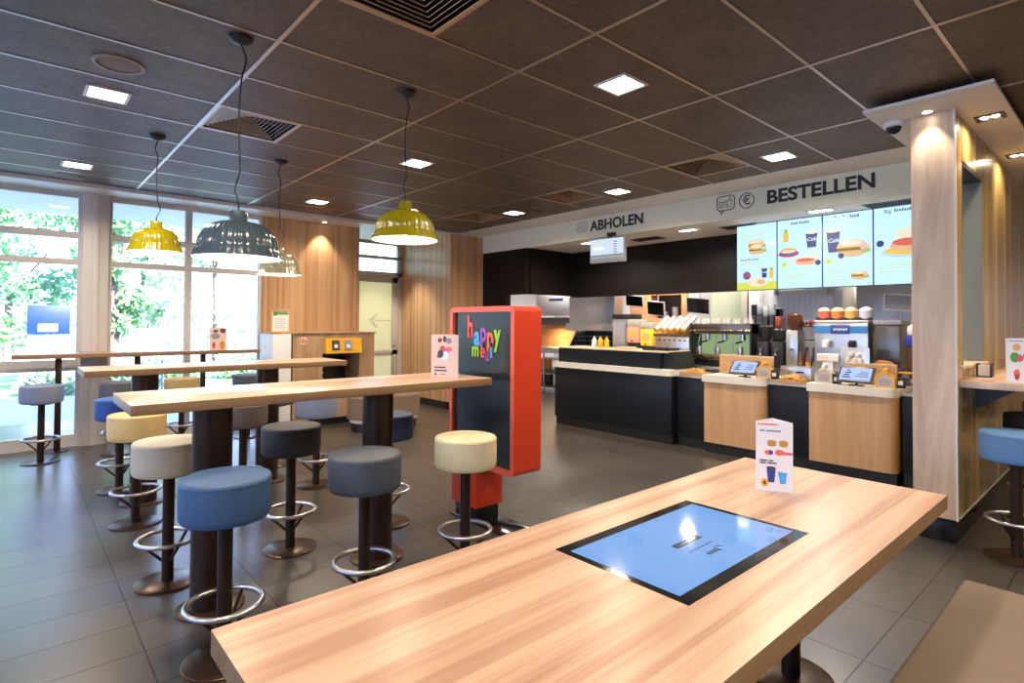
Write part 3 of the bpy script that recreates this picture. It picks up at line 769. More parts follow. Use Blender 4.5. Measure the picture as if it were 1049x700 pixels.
for ch, mt, y, z, sz, wd in (('h', 'l_red', 3.437, 1.462, .225, .068), ('a', 'l_blue', 3.355, 1.395, .20, .072), ('p', 'l_purple', 3.278, 1.425, .20, .070), ('p', 'l_orange', 3.198, 1.390, .22, .074), ('y', 'l_green', 3.118, 1.410, .22, .078),
                         ('m', 'l_green', 3.372, 1.295, .155, .078), ('e', 'l_red', 3.286, 1.290, .15, .052), ('a', 'l_purple', 3.231, 1.268, .15, .052), ('l', 'l_blue', 3.184, 1.295, .16, .026)):
    text('letter', ch, sz, mt, PN, (-.108, y - cyk, z), RX, .004, .0065 if sz > .19 else .0032, width=wd)
bm = bm_new(); add_box(bm, -.13, .13, .035, .34, .115, .43, bevel=.004); obj('post', bm, 'red', K)
bm = bm_new(); add_box(bm, -.105, .105, .055, .32, .012, .115); obj('foot', bm, 'black_gloss', K, smooth=False)
bm = bm_new(); add_box(bm, -.13, .12, -.34, .37, 0, .012, bevel=.002); obj('base_plate', bm, 'black_gloss', K)

# ------------------------------------------------------------------ counters
def counter_base(name, y0, y1, x0, label, cat='counter', top=.83, panel='counter_black', px=None):
    T = thing(name, label, cat, (x0, (y0 + y1) / 2, 0)); h = (y1 - y0) / 2
    bm = bm_new(); add_box(bm, .03, .58, -h + .005, h - .005, 0, .12); obj('plinth', bm, 'black', T, smooth=False)
    return T, h
# pick-up counter
T, h = counter_base('pickup_counter', 3.93, 5.93, 6.12, 'long black pick-up counter with a cream band, left of the tills')
bm = bm_new(); add_box(bm, .0, .60, -h, h, .12, .85, bevel=.004); obj('body', bm, 'counter_black', T)
bm = bm_new()
add_prism(bm, round_rect(.66, 2 * h + .02, .07, 6, .29, -.0, (0, 0, 1, 0)), 'Z', .85, .925); obj('cream_band', bm, 'counter_white', T)
bm = bm_new(); add_prism(bm, [(-h + .20, .925), (h - .02, .925), (h - .02, 1.13), (-h + .20, 1.13)], 'X', .06, .55); obj('upstand', bm, 'counter_black', T, smooth=False)
bm = bm_new(); add_prism(bm, [(-h - .0, .925), (-h + .199, .925), (-h + .199, 1.14), (-h + .08, 1.14)], 'X', .12, .58); obj('end_wedge', bm, 'black', T, smooth=False)
bm = bm_new(); add_box(bm, .05, .60, -h + .10, h - .02, 1.13, 1.15, bevel=.003); obj('worktop', bm, 'beige_top', T)
# order counters
def order_counter(y0, y1, label):
    T, h = counter_base('order_counter', y0, y1, 6.12, label)
    bm = bm_new(); add_prism(bm, round_rect(.50, 2 * h, .07, 8, .25, 0, (0, 0, 1, 0)), 'Z', .12, .825); obj('front_panel', bm, 'counter_wood', T)
    bm = bm_new(); add_prism(bm, round_rect(.60, 2 * h + .03, .09, 8, .275, -.0, (0, 0, 1, 0)), 'Z', .825, .905); obj('worktop', bm, 'counter_white', T)
    T['group'] = 'wooden order counters'
    return T
order_counter(2.79, 3.49, 'wood fronted order counter, left of the two till points')
order_counter(1.56, 2.32, 'wood fronted order counter, right of the two, next to the column')
def link(y0, y1, label, top=.845):
    T, h = counter_base('counter_link', y0, y1, 6.20, label)
    bm = bm_new(); add_box(bm, .0, .42, -h + .003, h - .003, .12, top, bevel=.003); obj('body', bm, 'counter_black', T)
    bm = bm_new(); add_box(bm, -.02, .42, -h + .003, h - .003, top, top + .018, bevel=.003); obj('top', bm, 'steel', T)
    T['group'] = 'black counter sections between the tills'
link(3.51, 3.905, 'black counter section between the pick-up counter and the left till')
link(2.34, 2.775, 'black counter section between the two wooden order counters')
link(1.20, 1.535, 'narrow black counter section beside the wooden column')

# fries trays
def fries(y, w, label, nlab):
    T = thing('snack_tray', label, 'tray', (6.27, y, .863), 0, 'open trays on the counter')
    bm = bm_new(); hw = w / 2
    add_box(bm, -.09, .12, -hw, hw, 0, .012)
    for a0, a1, b0, b1 in ((-.09, -.078, -hw, hw), (.108, .12, -hw, hw), (-.078, .108, -hw, -hw + .012), (-.078, .108, hw - .012, hw)): add_box(bm, a0, a1, b0, b1, .012, .05)
    obj('tray', bm, 'pos_wood', T, smooth=False)
    bm = bm_new()
    for k in range(130):
        a = random.random() * PI; x, yy = random.uniform(-.06, .095), random.uniform(-hw + .03, hw - .03)
        z = .02 + .07 * max(0, 1 - (yy / hw) ** 2) * random.random() ** .5
        add_box(bm, x - .028, x + .028, yy - .004, yy + .004, z, z + .008, rot=Matrix.Rotation(a, 3, 'Z') @ Matrix.Rotation(random.uniform(-.5, .5), 3, 'Y'))
    o = obj('snacks', bm, 'fry', T, smooth=False); o['kind'] = 'stuff'; o['label'] = nlab
fries(3.70, .31, 'dark wooden tray heaped with golden snacks, left of the tills', 'golden snack pieces')
fries(2.545, .26, 'wooden tray of pale snacks between the two tills', 'pale snack pieces')

# customer displays, house boxes, card readers, wooden screens
M['till_screen'] = emit('till_screen', (.45, .58, .95), 1.0, True)
M['till_ink'] = emit('till_ink', (.05, .08, .35), .6, True)
def till_display(y, label):
    T = thing('till_display', label, 'screen', (6.20, y, .905), 0, 'customer displays on the tills')
    bm = bm_new(); add_box(bm, -.03, .05, -.06, .06, 0, .010, bevel=.003); add_cyl(bm, .02, 0, .01, .075, .014, n=16); obj('stand', bm, 'black', T)
    R_ = Matrix.Rotation(math.radians(52), 3, 'Y')
    bm = bm_new(); add_box(bm, -.010, .010, -.155, .155, -.095, .095, bevel=.004, rot=None)
    D = obj('housing', bm, 'black', T, loc=(0, 0, .105), rot=(0, math.radians(42), 0))
    bm = bm_new(); add_box(bm, -.0125, -.010, -.135, .135, -.075, .075); obj('display', bm, 'till_screen', D, smooth=False)
    bm = bm_new()
    for k in range(4): add_box(bm, -.0135, -.0125, .04 + .014 * (k % 2), .11 - .01 * k, -.045 + k * .028, -.03 + k * .028)
    for k in range(3): add_box(bm, -.0135, -.0125, -.11, .0 - .02 * k, -.03 + k * .025, -.022 + k * .025)
    obj('display_figure', bm, 'till_ink', D, smooth=False)
    return T
till_display(3.04, 'tilted tablet display on the left order counter'); till_display(1.915, 'tilted tablet display on the right order counter')
def house_box(x, y, z, label, mat, rz=0):
    T = thing('house_box', label, 'box', (x, y, z), rz, 'house shaped boxes by the tills')
    w, hgt, r = .075, .10, .155
    out = [(-w, 0), (w, 0), (w, hgt), (.018, r), (.018, r + .022), (-.018, r + .022), (-.018, r), (-w, hgt)]
    inn = [(-w + .010, .010), (w - .010, .010), (w - .010, hgt - .006), (0, r - .016), (-w + .010, hgt - .006)]
    bm = bm_new(); e = .006
    segs = [((-w, .0), (w, .0)), ((w, 0), (w, hgt)), ((w, hgt), (0, r)), ((0, r), (-w, hgt)), ((-w, hgt), (-w, 0))]
    for (a, b_) in segs:
        add_tube(bm, [(0, a[0], a[1] + .006), (0, b_[0], b_[1] + .006)], e, 6)
    add_tube(bm, [(.07, -w, .006), (.07, w, .006), (.07, w, hgt), (.07, 0, r), (.07, -w, hgt)], e, 6, True)
    add_box(bm, -.004, .074, -.02, .02, r, r + .028, bevel=.003)
    obj('frame', bm, mat, T)
    bm = bm_new(); add_prism(bm, [(-w + .004, .006), (w - .004, .006), (w - .004, hgt - .002), (0, r - .008), (-w + .004, hgt - .002)], 'X', .004, .066); bd = obj('body', bm, 'house_clear', T, smooth=False)
    bm = bm_new(); add_box(bm, .0015, .004, -.045, .045, .03, .042); add_box(bm, .0015, .004, -.05, .05, .05, .066); add_box(bm, .0015, .004, -.035, .035, .075, .088); obj('print', bm, 'ink_grey', bd, smooth=False)
M['house_clear'] = plain('house_clear', (.55, .45, .35), .25)
house_box(6.17, 2.81, .905, 'yellow house shaped box beside the left tablet display', 'yellow')
house_box(6.17, 2.20, .905, 'pale cream house shaped box left of the right tablet display', 'counter_white')
house_box(6.17, 1.66, .905, 'yellow house shaped box nearest to the wooden column', 'yellow')
def reader(y, label, x=6.20):
    T = thing('card_reader', label, 'card reader', (x, y, .905), 0, 'card readers by the tills')
    bm = bm_new(); add_box(bm, 0, .05, -.035, .035, 0, .10, bevel=.006); obj('body', bm, 'black', T)
    bm = bm_new(); add_box(bm, -.003, .0, -.018, .022, .03, .07); obj('badge', bm, 'white', T, smooth=False)
reader(2.70 + .005, 'small black card reader at the right end of the left till'); reader(2.09, 'small black card reader between the pale house box and tablet'); reader(1.56, 'small black card reader at the column end of the right till', 6.27)
def pos_screen(y0, y1, label, z=1.12):
    T = thing('till_screen_panel', label, 'screen panel', (6.44, (y0 + y1) / 2, .905), 0, 'wooden panels behind the tills'); h = (y1 - y0) / 2
    bm = bm_new(); add_box(bm, 0, .02, -h, h, 0, z - .905, bevel=.006); obj('panel', bm, 'pos_wood', T)
    bm = bm_new(); add_box(bm, -.002, .024, -h, h, z - .905, z - .89, bevel=.003); obj('cap', bm, 'beige_top', T)
pos_screen(2.82, 3.47, 'orange-brown wooden screen behind the left tablet display')
pos_screen(1.63, 2.10, 'brown wooden screen behind the right tablet display', 1.10)
# steel drawer unit between
T = thing('steel_box', 'grey steel box with a dark slot behind the snack tray between the tills', 'box', (6.41, 2.58, .866))
bm = bm_new(); add_box(bm, 0, .20, -.17, .15, .0, .175, bevel=.004); obj('body', bm, 'steel', T)
bm = bm_new(); add_box(bm, -.008, 0, -.10, -.02, .105, .125); obj('handle', bm, 'black', T, smooth=False)
# hanging pick-up screen
T = thing('hanging_screen', 'small flat screen hanging from the ceiling below the word ABHOLEN', 'screen', (6.27, 5.05, 2.36), math.radians(4))
bm = bm_new(); add_box(bm, -.03, .03, -.29, .29, 0, .345, bevel=.006); hs = obj('housing', bm, 'grey_paint', T)
M['pickup_light'] = emit('pickup_light', (.72, .84, 1.0), .85, True)
bm = bm_new(); add_box(bm, -.033, -.030, -.275, .275, .07, .33); obj('display', bm, 'pickup_light', hs, smooth=False)
bm = bm_new()
for k in range(6): add_box(bm, -.0345, -.033, -.17, -.12, .10 + k * .035, .115 + k * .035)
obj('order_numbers', bm, 'ink_grey', hs, smooth=False)
M['strip_grey'] = emit('strip_grey', (.38, .42, .44), .6, True)
bm = bm_new(); add_box(bm, -.0345, -.033, -.275, .275, .075, .11); obj('footer_bar', bm, 'strip_grey', hs, smooth=False)
bm = bm_new(); add_box(bm, .02, .06, -.03, .03, .30, .40); add_box(bm, .04, .13, -.05, .05, .39, .43); obj('bracket', bm, 'black', T, smooth=False)

# ------------------------------------------------------------------ menu boards
M['board_bg'] = emit('board_bg', (.52, .80, 1.0), 1.12, True)
def emo(name, c, s=.9):
    M[name] = emit(name, c, s, True); return name
for nme, c in (('e_white', (.9, .95, 1)), ('e_bun', (.86, .52, .28)), ('e_meat', (.30, .10, .05)), ('e_cheese', (.95, .62, .08)), ('e_green', (.35, .62, .10)), ('e_red', (.75, .15, .10)), ('e_navy', (.02, .05, .22)), ('e_purple', (.35, .08, .25)), ('e_pink', (.9, .5, .55)), ('e_text', (.12, .20, .35)), ('e_lime', (.75, .80, .10)), ('e_cream', (.95, .85, .65)), ('e_juice', (.92, .60, .10)), ('e_plate', (.55, .75, .95)), ('e_pale', (.88, .62, .50))): emo(nme, c)
BX = 6.95
def disc(parent, name, cy, cz, ry, rz, mat, d=0.0, n=28, a0=0, a1=2 * PI):
    bm = bm_new(); pts = [(cy + ry * math.cos(a0 + (a1 - a0) * k / n), cz + rz * math.sin(a0 + (a1 - a0) * k / n)) for k in range(n + (0 if a1 - a0 > 6 else 1))]
    add_prism(bm, pts, 'X', -.0415 - d - .0012, -.0405 - d); return obj(name, bm, mat, parent, smooth=False)
def rect(parent, name, y0, y1, z0, z1, mat, d=0.0):
    return box_obj(name, (-.0415 - d - .001, -.0405 - d, y0, y1, z0, z1), mat, parent, smooth=False)
def cup(P_, y, z, w, hh):
    bm = bm_new(); add_prism(bm, [(y - w * .36, z), (y + w * .36, z), (y + w * .5, z + hh), (y - w * .5, z + hh)], 'X', -.0435, -.0415); obj('cup_picture', bm, 'e_navy', P_, smooth=False)
    disc(P_, 'cup_picture', y, z + hh, w * .5, w * .12, 'e_cream', .002)
    text('cup_lettering', 'Café', w * .44, 'e_white', P_, (-.045, y, z + hh * .55), RX, .0004, .0005, shear=.3)
def burger(P_, y, z, s, fill='e_meat'):
    disc(P_, 'burger_picture', y, z + .12 * s, .5 * s, .24 * s, 'e_pale', .002, a0=0, a1=PI)
    disc(P_, 'burger_picture', y + .05 * s, z + .22 * s, .34 * s, .10 * s, 'e_cream', .003)
    disc(P_, 'burger_picture', y - .42 * s, z + .04 * s, .16 * s, .10 * s, 'e_pink', .0035); disc(P_, 'burger_picture', y - .48 * s, z - .08 * s, .14 * s, .08 * s, 'e_green', .004)
    rect(P_, 'burger_picture', y - .52 * s, y + .52 * s, z + .06 * s, z + .12 * s, 'e_cheese', .003)
    rect(P_, 'burger_picture', y - .50 * s, y + .50 * s, z - .04 * s, z + .06 * s, fill, .002)
    rect(P_, 'burger_picture', y - .52 * s, y + .52 * s, z - .08 * s, z - .04 * s, 'e_green', .003)
    disc(P_, 'burger_picture', y, z - .08 * s, .5 * s, .20 * s, 'e_bun', .002, a0=PI, a1=2 * PI)
def heading(P_, y, z, lens, s):
    for l in lens:
        for k in range(l): rect(P_, 'heading_mark', y - s * .75, y, z, z + s * (1.3 if k % 3 == 0 else 1.0), 'e_text'); y -= s
        y -= s * .6
def lines(P_, y0, z0, k, w, mat='e_text', dz=.022, th=.007):
    for i in range(k): rect(P_, 'small_print', y0 - w * (1 - .15 * (i % 3)), y0, z0 - i * dz, z0 - i * dz + th, mat)
labels = ['menu board with a toast above a yellow strip, leftmost of the lit boards', 'lit menu board with a juice bottle, a wrap and a dark cup',
          'lit menu board with a big burger beside a tall dark cup', 'lit menu board with a plate of pancakes, next to the column']
for q in range(4):
    yc = 3.232 - q * .509
    T = thing('menu_board', labels[q], 'menu board', (BX, yc, 1.925), 0, 'lit menu boards over the counter')
    hw = .2525; H_ = .825
    bm = bm_new(); add_box(bm, -.04, .04, -hw, hw, 0, H_, bevel=.003); obj('housing', bm, 'navy', T)
    Dd = box_obj('display', (-.0408, -.040, -hw + .005, hw - .005, .005, H_ - .005), 'board_bg', T, smooth=False)
    if q == 0:
        rect(Dd, 'yellow_strip', -hw + .005, hw - .005, .005, .10, 'e_lime')
        lines(Dd, .2, .70, 2, .36, 'e_lime'); burger(Dd, .0, .56, .20, 'e_red'); burger(Dd, -.01, .50, .20, 'e_meat')
        text('lettering', 'Bacon Breakfast', .036, 'e_text', Dd, (-.0425, .08, .385), RX, .0003, .0006); lines(Dd, .2, .345, 2, .22, 'e_cheese')
        cup(Dd, -.10, .15, .07, .12); rect(Dd, 'bottle_picture', -.21, -.16, .14, .24, 'e_juice'); rect(Dd, 'bottle_picture', -.205, -.165, .24, .27, 'e_green')
        disc(Dd, 'wrap_picture', .12, .185, .05, .05, 'e_purple', .001); disc(Dd, 'bread_picture', -.02, .10, .13, .055, 'e_cream', .002); disc(Dd, 'bread_picture', -.06, .10, .05, .03, 'e_bun', .003)
    elif q == 1:
        heading(Dd, .09, .76, (4, 6), .020)
        rect(Dd, 'bottle_picture', .12, .18, .56, .67, 'e_juice'); rect(Dd, 'bottle_picture', .13, .17, .67, .71, 'e_green')
        cup(Dd, -.14, .47, .13, .17); disc(Dd, 'burger_picture', .12, .43, .11, .06, 'e_bun', .001); disc(Dd, 'burger_picture', .12, .415, .12, .035, 'e_purple', .002); disc(Dd, 'burger_picture', .12, .44, .08, .015, 'e_cream', .003)
        disc(Dd, 'wrap_picture', -.08, .32, .16, .06, 'e_cream', .002); disc(Dd, 'wrap_picture', -.09, .305, .13, .035, 'e_bun', .003); disc(Dd, 'wrap_picture', -.07, .33, .10, .02, 'e_red', .004); disc(Dd, 'dot_picture', -.21, .29, .03, .03, 'e_navy', .004)
        disc(Dd, 'price_badge', .17, .29, .03, .03, 'e_lime'); lines(Dd, .2, .17, 3, .33, 'e_lime')
    elif q == 2:
        heading(Dd, .13, .76, (3, 7), .024)
        lines(Dd, .12, .715, 1, .24, 'e_white')
        cup(Dd, .14, .39, .14, .24); burger(Dd, -.05, .41, .30); disc(Dd, 'badge', .06, .345, .03, .03, 'e_navy', .005)
        disc(Dd, 'price_badge', .19, .29, .03, .03, 'e_lime'); burger(Dd, -.12, .115, .16); lines(Dd, .21, .17, 4, .20, 'e_lime', .03)
    else:
        text('lettering', 'Big', .055, 'e_text', Dd, (-.0425, .12, .775), RX, .0003, .0006); heading(Dd, .06, .765, (7,), .022)
        disc(Dd, 'plate_picture', -.06, .34, .24, .06, 'e_plate', .001); disc(Dd, 'plate_picture', -.06, .355, .21, .045, 'e_cheese', .002); disc(Dd, 'pancake_picture', -.06, .41, .16, .07, 'e_bun', .003); disc(Dd, 'pancake_picture', -.06, .44, .14, .04, 'e_red', .004); disc(Dd, 'roll_picture', -.10, .52, .15, .07, 'e_cream', .002)
        disc(Dd, 'badge', .19, .44, .035, .035, 'e_navy', .002); lines(Dd, .2, .20, 3, .30, 'e_lime', .03)

# ------------------------------------------------------------------ kitchen behind the counter
M['slat_white'] = plain('slat_white', (.68, .68, .72), .4)
bm = bm_new(); add_box(bm, 8.70, 8.80, .95, 5.25, 0, 2.755); struct('wall_backbar', bm, 'kitchen_wall', smooth=False)
T = thing('back_counter', 'long steel back counter that carries the coffee machines', 'counter', (7.15, 3.45, 0))
bm = bm_new(); add_box(bm, -.33, .30, -2.1, 2.1, .1, .91); obj('body', bm, 'steel_dark', T, smooth=False)
bm = bm_new(); add_box(bm, -.28, .28, -2.08, 2.08, 0, .1); obj('plinth', bm, 'black', T, smooth=False)
bm = bm_new(); add_box(bm, -.37, .34, -2.12, 2.12, .91, .95, bevel=.004); obj('worktop', bm, 'steel', T)
for k in range(6):
    bm = bm_new(); add_box(bm, -.345, -.33, -2.05 + k * .69, -1.42 + k * .69, .2, .86, bevel=.004); d = obj('door', bm, 'steel', T)
    bm = bm_new(); add_box(bm, -.365, -.345, -1.55 + k * .69, -1.53 + k * .69, .6, .8); obj('handle', bm, 'black', d, smooth=False)
BK = .951
def kt(name, label, cat, y, x=6.86, z=BK, group=None): return thing(name, label, cat, (x, y, z), 0, group)
# espresso machine  Y 3.27-4.10
T = kt('coffee_machine', 'long espresso machine with a lit pale green back panel and drip tray', 'coffee machine', 3.69)
bm = bm_new(); add_box(bm, .02, .42, -.41, .41, .0, .08, bevel=.004); obj('base', bm, 'black', T)
bm = bm_new(); add_box(bm, -.04, .20, -.42, .42, .085, .15, bevel=.006); obj('drip_tray', bm, 'brass', T)
for k in range(9):
    bm = bm_new(); add_box(bm, -.043, -.04, -.39 + k * .09, -.34 + k * .09, .10, .125); obj('slot', bm, 'black', T, smooth=False)
M['green_glow'] = emit('green_glow', (.55, .75, .38), .45)
bm = bm_new(); add_box(bm, .22, .25, -.38, .38, .15, .42); obj('back_panel', bm, 'green_glow', T, smooth=False)
bm = bm_new(); add_box(bm, .0, .42, -.42, .42, .42, .56, bevel=.012); H = obj('head_housing', bm, 'steel_dark', T)
bm = bm_new(); add_tube(bm, [(-.02, -.42, .47), (-.02, .42, .47)], .008, 8); obj('rail', bm, 'brass', T)
for y in (-.42, .40):
    bm = bm_new(); add_box(bm, -.02, .42, y, y + .02, .0, .56, bevel=.003); obj('side_panel', bm, 'black', T)
for k, y in enumerate((-.26, -.02, .22)):
    bm = bm_new(); add_cyl(bm, .10, y, .34, .43, .035, n=20); g = obj('group_head', bm, 'chrome', T)
    bm = bm_new(); add_tube(bm, [(.08, y, .33), (-.06, y + .01, .31)], .012, 8); obj('handle', bm, 'black', g)
    bm = bm_new(); add_tube(bm, [(.06, y + .09, .42), (.03, y + .10, .30), (.05, y + .11, .20)], .006, 8); obj('steam_wand', bm, 'chrome', T)
M['cup_white'] = plain('cup_white', (.50, .48, .44), .3)
for k in range(11):
    y = 3.69 - .36 + k * .072
    t = thing('coffee_cup', 'white coffee cup upside down on top of the espresso machine', 'cup', (6.97 + .03 * (k % 2), y, BK + .561), 0, 'cups on the espresso machine')
    bm = bm_new(); add_lathe(bm, [(.001, .06), (.02, .06), (.024, .05), (.032, .0), (.028, 0), (.001, .05)], n=16); obj('bowl', bm, 'cup_white', t)
    bm = bm_new(); add_tube(bm, [(0, .03, .045), (0, .045, .035), (0, .034, .015)], .004, 6); obj('handle', bm, 'white', t)
M['sleeve'] = plain('sleeve', (.58, .55, .50), .4)
# cup sleeve rack Y 4.15-4.70
T = kt('steel_cabinet', 'perforated steel cabinet under the slanted white cup sleeves', 'cabinet', 4.40)
bm = bm_new(); add_box(bm, 0, .40, -.27, .27, 0, .37, bevel=.004); obj('body', bm, 'steel', T)
for k in range(6):
    bm = bm_new(); add_box(bm, -.003, 0, -.22 + k * .08, -.19 + k * .08, .31, .33); obj('slot', bm, 'black', T, smooth=False)
T = kt('cup_rack', 'wire rack holding five slanted white cup sleeves', 'rack', 4.40, z=BK + .372)
bm = bm_new(); add_box(bm, -.02, .36, -.28, .28, .0, .02, bevel=.003); add_box(bm, -.03, -.01, -.28, .28, .02, .04); add_box(bm, .30, .33, -.28, .28, .02, .15); obj('frame', bm, 'brass', T, smooth=False)
for k in range(5):
    t = thing('cup_sleeve', ('leftmost', 'second from left', 'middle', 'second from right', 'rightmost')[k] + ' of the five slanted white cup sleeves in the rack', 'cup sleeve', (6.84, 4.635 - k * .105, BK + .468), 0, 'white cup sleeves in the rack')
    bm = bm_new(); add_tube(bm, [(0, 0, 0), (.22, -.05, .17)], .037, 16); obj('tube', bm, 'sleeve', t)
    bm = bm_new(); add_tube(bm, [(-.016, .004, -.012), (.0, 0, .0)], .040, 16); obj('rim', bm, 'bun', t)
# juice dispensers
def juicer(y, col, label, zb):
    T = kt('juice_dispenser', label, 'drink dispenser', y, 6.86); hw = .10
    bm = bm_new(); add_box(bm, .02, .22, -hw, hw, 0, zb - BK - .04, bevel=.01); add_box(bm, -.04, .10, -hw * .8, hw * .8, 0, .025, bevel=.005); obj('base', bm, 'black', T)
    bm = bm_new(); add_box(bm, -.02, .22, -hw, hw, zb - BK - .04, zb - BK + .20, bevel=.015); obj('tank', bm, col, T)
    bm = bm_new(); add_cyl(bm, zb - BK + .08 - .0, 0, 0, .012, .06, n=28, axis='Z') if False else None
    add_lathe(bm, [(.001, 0), (.065, 0), (.060, .012), (.001, .016)], n=28)
    o = obj('fruit_picture', bm, 'fruit', T, loc=(-.02, 0, zb - BK + .09), rot=(0, -PI / 2, 0))
    bm = bm_new(); add_box(bm, -.02, .22, -hw, hw, zb - BK + .20, zb - BK + .30, bevel=.015); obj('lid', bm, 'lid_grey', T)
    bm = bm_new(); add_tube(bm, [(-.01, 0, zb - BK - .01), (-.045, 0, zb - BK - .01), (-.045, 0, zb - BK - .05)], .010, 8); obj('tap', bm, 'black', T)
M['fruit'] = emit('fruit', (1.0, .62, .12), .8); M['lid_grey'] = plain('lid_grey', (.45, .45, .38), .3)
M['yellow_lit'] = emit('yellow_lit', (.95, .55, .05), .45, base=(.8, .5, .05)); M['coral_lit'] = emit('coral_lit', (.9, .35, .2), .30, base=(.8, .3, .2))
juicer(4.81, 'yellow_lit', 'lit yellow juice dispenser with a round fruit picture', 1.22)
juicer(5.05, 'coral_lit', 'coral orange juice dispenser left of the lit yellow one', 1.26)
T = kt('fridge_tower', 'narrow grey steel tower with a black top at the left end of the back counter', 'cooler', 5.30)
bm = bm_new(); add_box(bm, 0, .38, -.13, .13, 0, .62, bevel=.006); obj('body', bm, 'grey_paint', T)
bm = bm_new(); add_box(bm, -.01, .38, -.135, .135, .62, .69, bevel=.006); obj('top', bm, 'black', T)
bm = bm_new(); add_box(bm, -.012, 0, -.11, .11, .05, .58, bevel=.004); d = obj('door', bm, 'grey_paint', T)
# grinders
def grinder(y, label, hop, hz=.52, body='black', h0=.34):
    T = kt('coffee_grinder', label, 'coffee grinder', y)
    bm = bm_new(); add_box(bm, .02, .24, -.07, .07, 0, h0, bevel=.02); add_box(bm, -.08, .06, -.06, .06, 0, .03, bevel=.006); obj('body', bm, body, T)
    bm = bm_new(); add_lathe(bm, [(.001, h0), (.045, h0), (.08, h0 + .06), (.085, hz), (.07, hz + .02), (.001, hz + .02)], .12, 0, n=28); obj('hopper', bm, hop, T)
    bm = bm_new(); add_tube(bm, [(.02, 0, .26), (-.03, 0, .25), (-.03, 0, .18)], .014, 8); obj('spout', bm, 'chrome', T)
grinder(3.15, 'black coffee grinder right beside the espresso machine', 'black'); grinder(2.97, 'black coffee grinder with dark head, second beside the espresso machine', 'black', .48)
grinder(2.80, 'coffee grinder with a brown glossy bean hopper', 'hopper', .66, 'steel', .48)
# syrup bottles
for k in range(6):
    y = 2.69 - k * .04; x = 6.86 + (k % 2) * .06
    if k > 3: y = 2.67 - (k - 4) * .07; x = 7.0
    t = thing('syrup_bottle', ('slim brown syrup bottle nearest to the coffee grinders', 'slim navy syrup bottle second from the coffee grinders', 'slim brown syrup bottle with an orange-brown label', 'slim navy syrup bottle nearest to the ice cream machine', 'slim brown syrup bottle in the back row behind the others', 'slim navy syrup bottle in the back row behind the others')[k], 'bottle', (x, y, BK), 0, 'syrup bottles by the grinders')
    bm = bm_new(); add_lathe(bm, [(.001, 0), (.026, 0), (.026, .15), (.012, .20), (.012, .25), (.001, .25)], n=18); b_ = obj('bottle_body', bm, 'navy' if k % 2 else 'meat', t)
    bm = bm_new(); add_lathe(bm, [(.0275, .03), (.0275, .12)], n=18); obj('bottle_label', bm, 'brass' if k != 2 else 'bun', t)
    bm = bm_new(); add_lathe(bm, [(.001, .29), (.008, .29), (.013, .25), (.001, .25)], n=12); obj('cap', bm, 'black', t)
T = kt('packet_rack', 'dark rack with red and white packets above the syrup bottles', 'rack', 2.68, 7.16)
bm = bm_new()
for yy in (-.12, .12): add_box(bm, 0, .02, yy - .008, yy + .008, 0, .56)
for zz in (.36, .52): add_box(bm, -.06, .12, -.13, .13, zz, zz + .01)
obj('frame', bm, 'black', T, smooth=False)
for k in range(5):
    t = thing('packet', ('coral packet at the left end of the dark rack behind the bottles', 'white packet between the coral and red ones on the dark rack', 'red packet in the middle of the dark rack behind the bottles', 'white packet right of the middle red one on the dark rack', 'red packet at the right end of the dark rack')[k], 'packet', (7.18, 2.77 - k * .045, BK + .531), 0, 'packets on the dark rack')
    bm = bm_new(); add_box(bm, -.05, .05, -.021, .021, 0, .07, bevel=.004); obj('box', bm, ('coral', 'white', 'red', 'white', 'red')[k], t)
    bm = bm_new(); add_box(bm, -.052, -.050, -.018, .018, .02, .05); obj('print', bm, 'ink', t, smooth=False)
# shake machine
T = kt('shake_machine', 'wide grey ice cream machine with a blue band, below four tubs', 'ice cream machine', 2.27, 6.86)
bm = bm_new(); add_box(bm, 0, .42, -.27, .27, 0, .58, bevel=.008); obj('body', bm, 'steel', T)
bm = bm_new(); add_box(bm, -.006, .0, -.265, .265, .46, .535); bb_ = obj('blue_band', bm, 'blue', T, smooth=False)
bm = bm_new(); add_box(bm, -.010, -.006, -.10, .10, .45, .545, bevel=.001); bd = obj('badge', bm, 'blue_cup', bb_)
bm = bm_new()
for k in range(6): add_box(bm, -.012, -.010, .065 - k * .024 - .016, .065 - k * .024, .485 + .006 * (k % 2), .51)
obj('badge_marks', bm, 'white', bd, smooth=False)
bm = bm_new(); add_box(bm, -.01, .42, -.275, .275, .58, .60, bevel=.004); obj('lid', bm, 'white_trim', T)
for y in (-.13, .13):
    bm = bm_new(); add_cyl(bm, -.06, y, .30, .36, .035, n=20); add_box(bm, -.06, .0, y - .03, y + .03, .32, .38, bevel=.005); nz_ = obj('nozzle', bm, 'black' if y < 0 else 'white', T)
bm = bm_new(); add_box(bm, -.14, .0, -.24, .24, .02, .05, bevel=.004); obj('drip_tray', bm, 'steel', T)
T = kt('powder_dispenser', 'white dispenser box on a narrower stem before the ice cream machine', 'dispenser', 2.30, 6.57, .906)
bm = bm_new(); add_box(bm, 0, .09, -.11, .11, .20, .28, bevel=.005); obj('head', bm, 'white', T)
bm = bm_new(); add_box(bm, .01, .08, -.05, .06, 0, .20, bevel=.01); obj('stem', bm, 'white', T)
bm = bm_new(); add_box(bm, -.003, 0, .0, .10, .215, .262); obj('print', bm, 'pink_card', T, smooth=False)
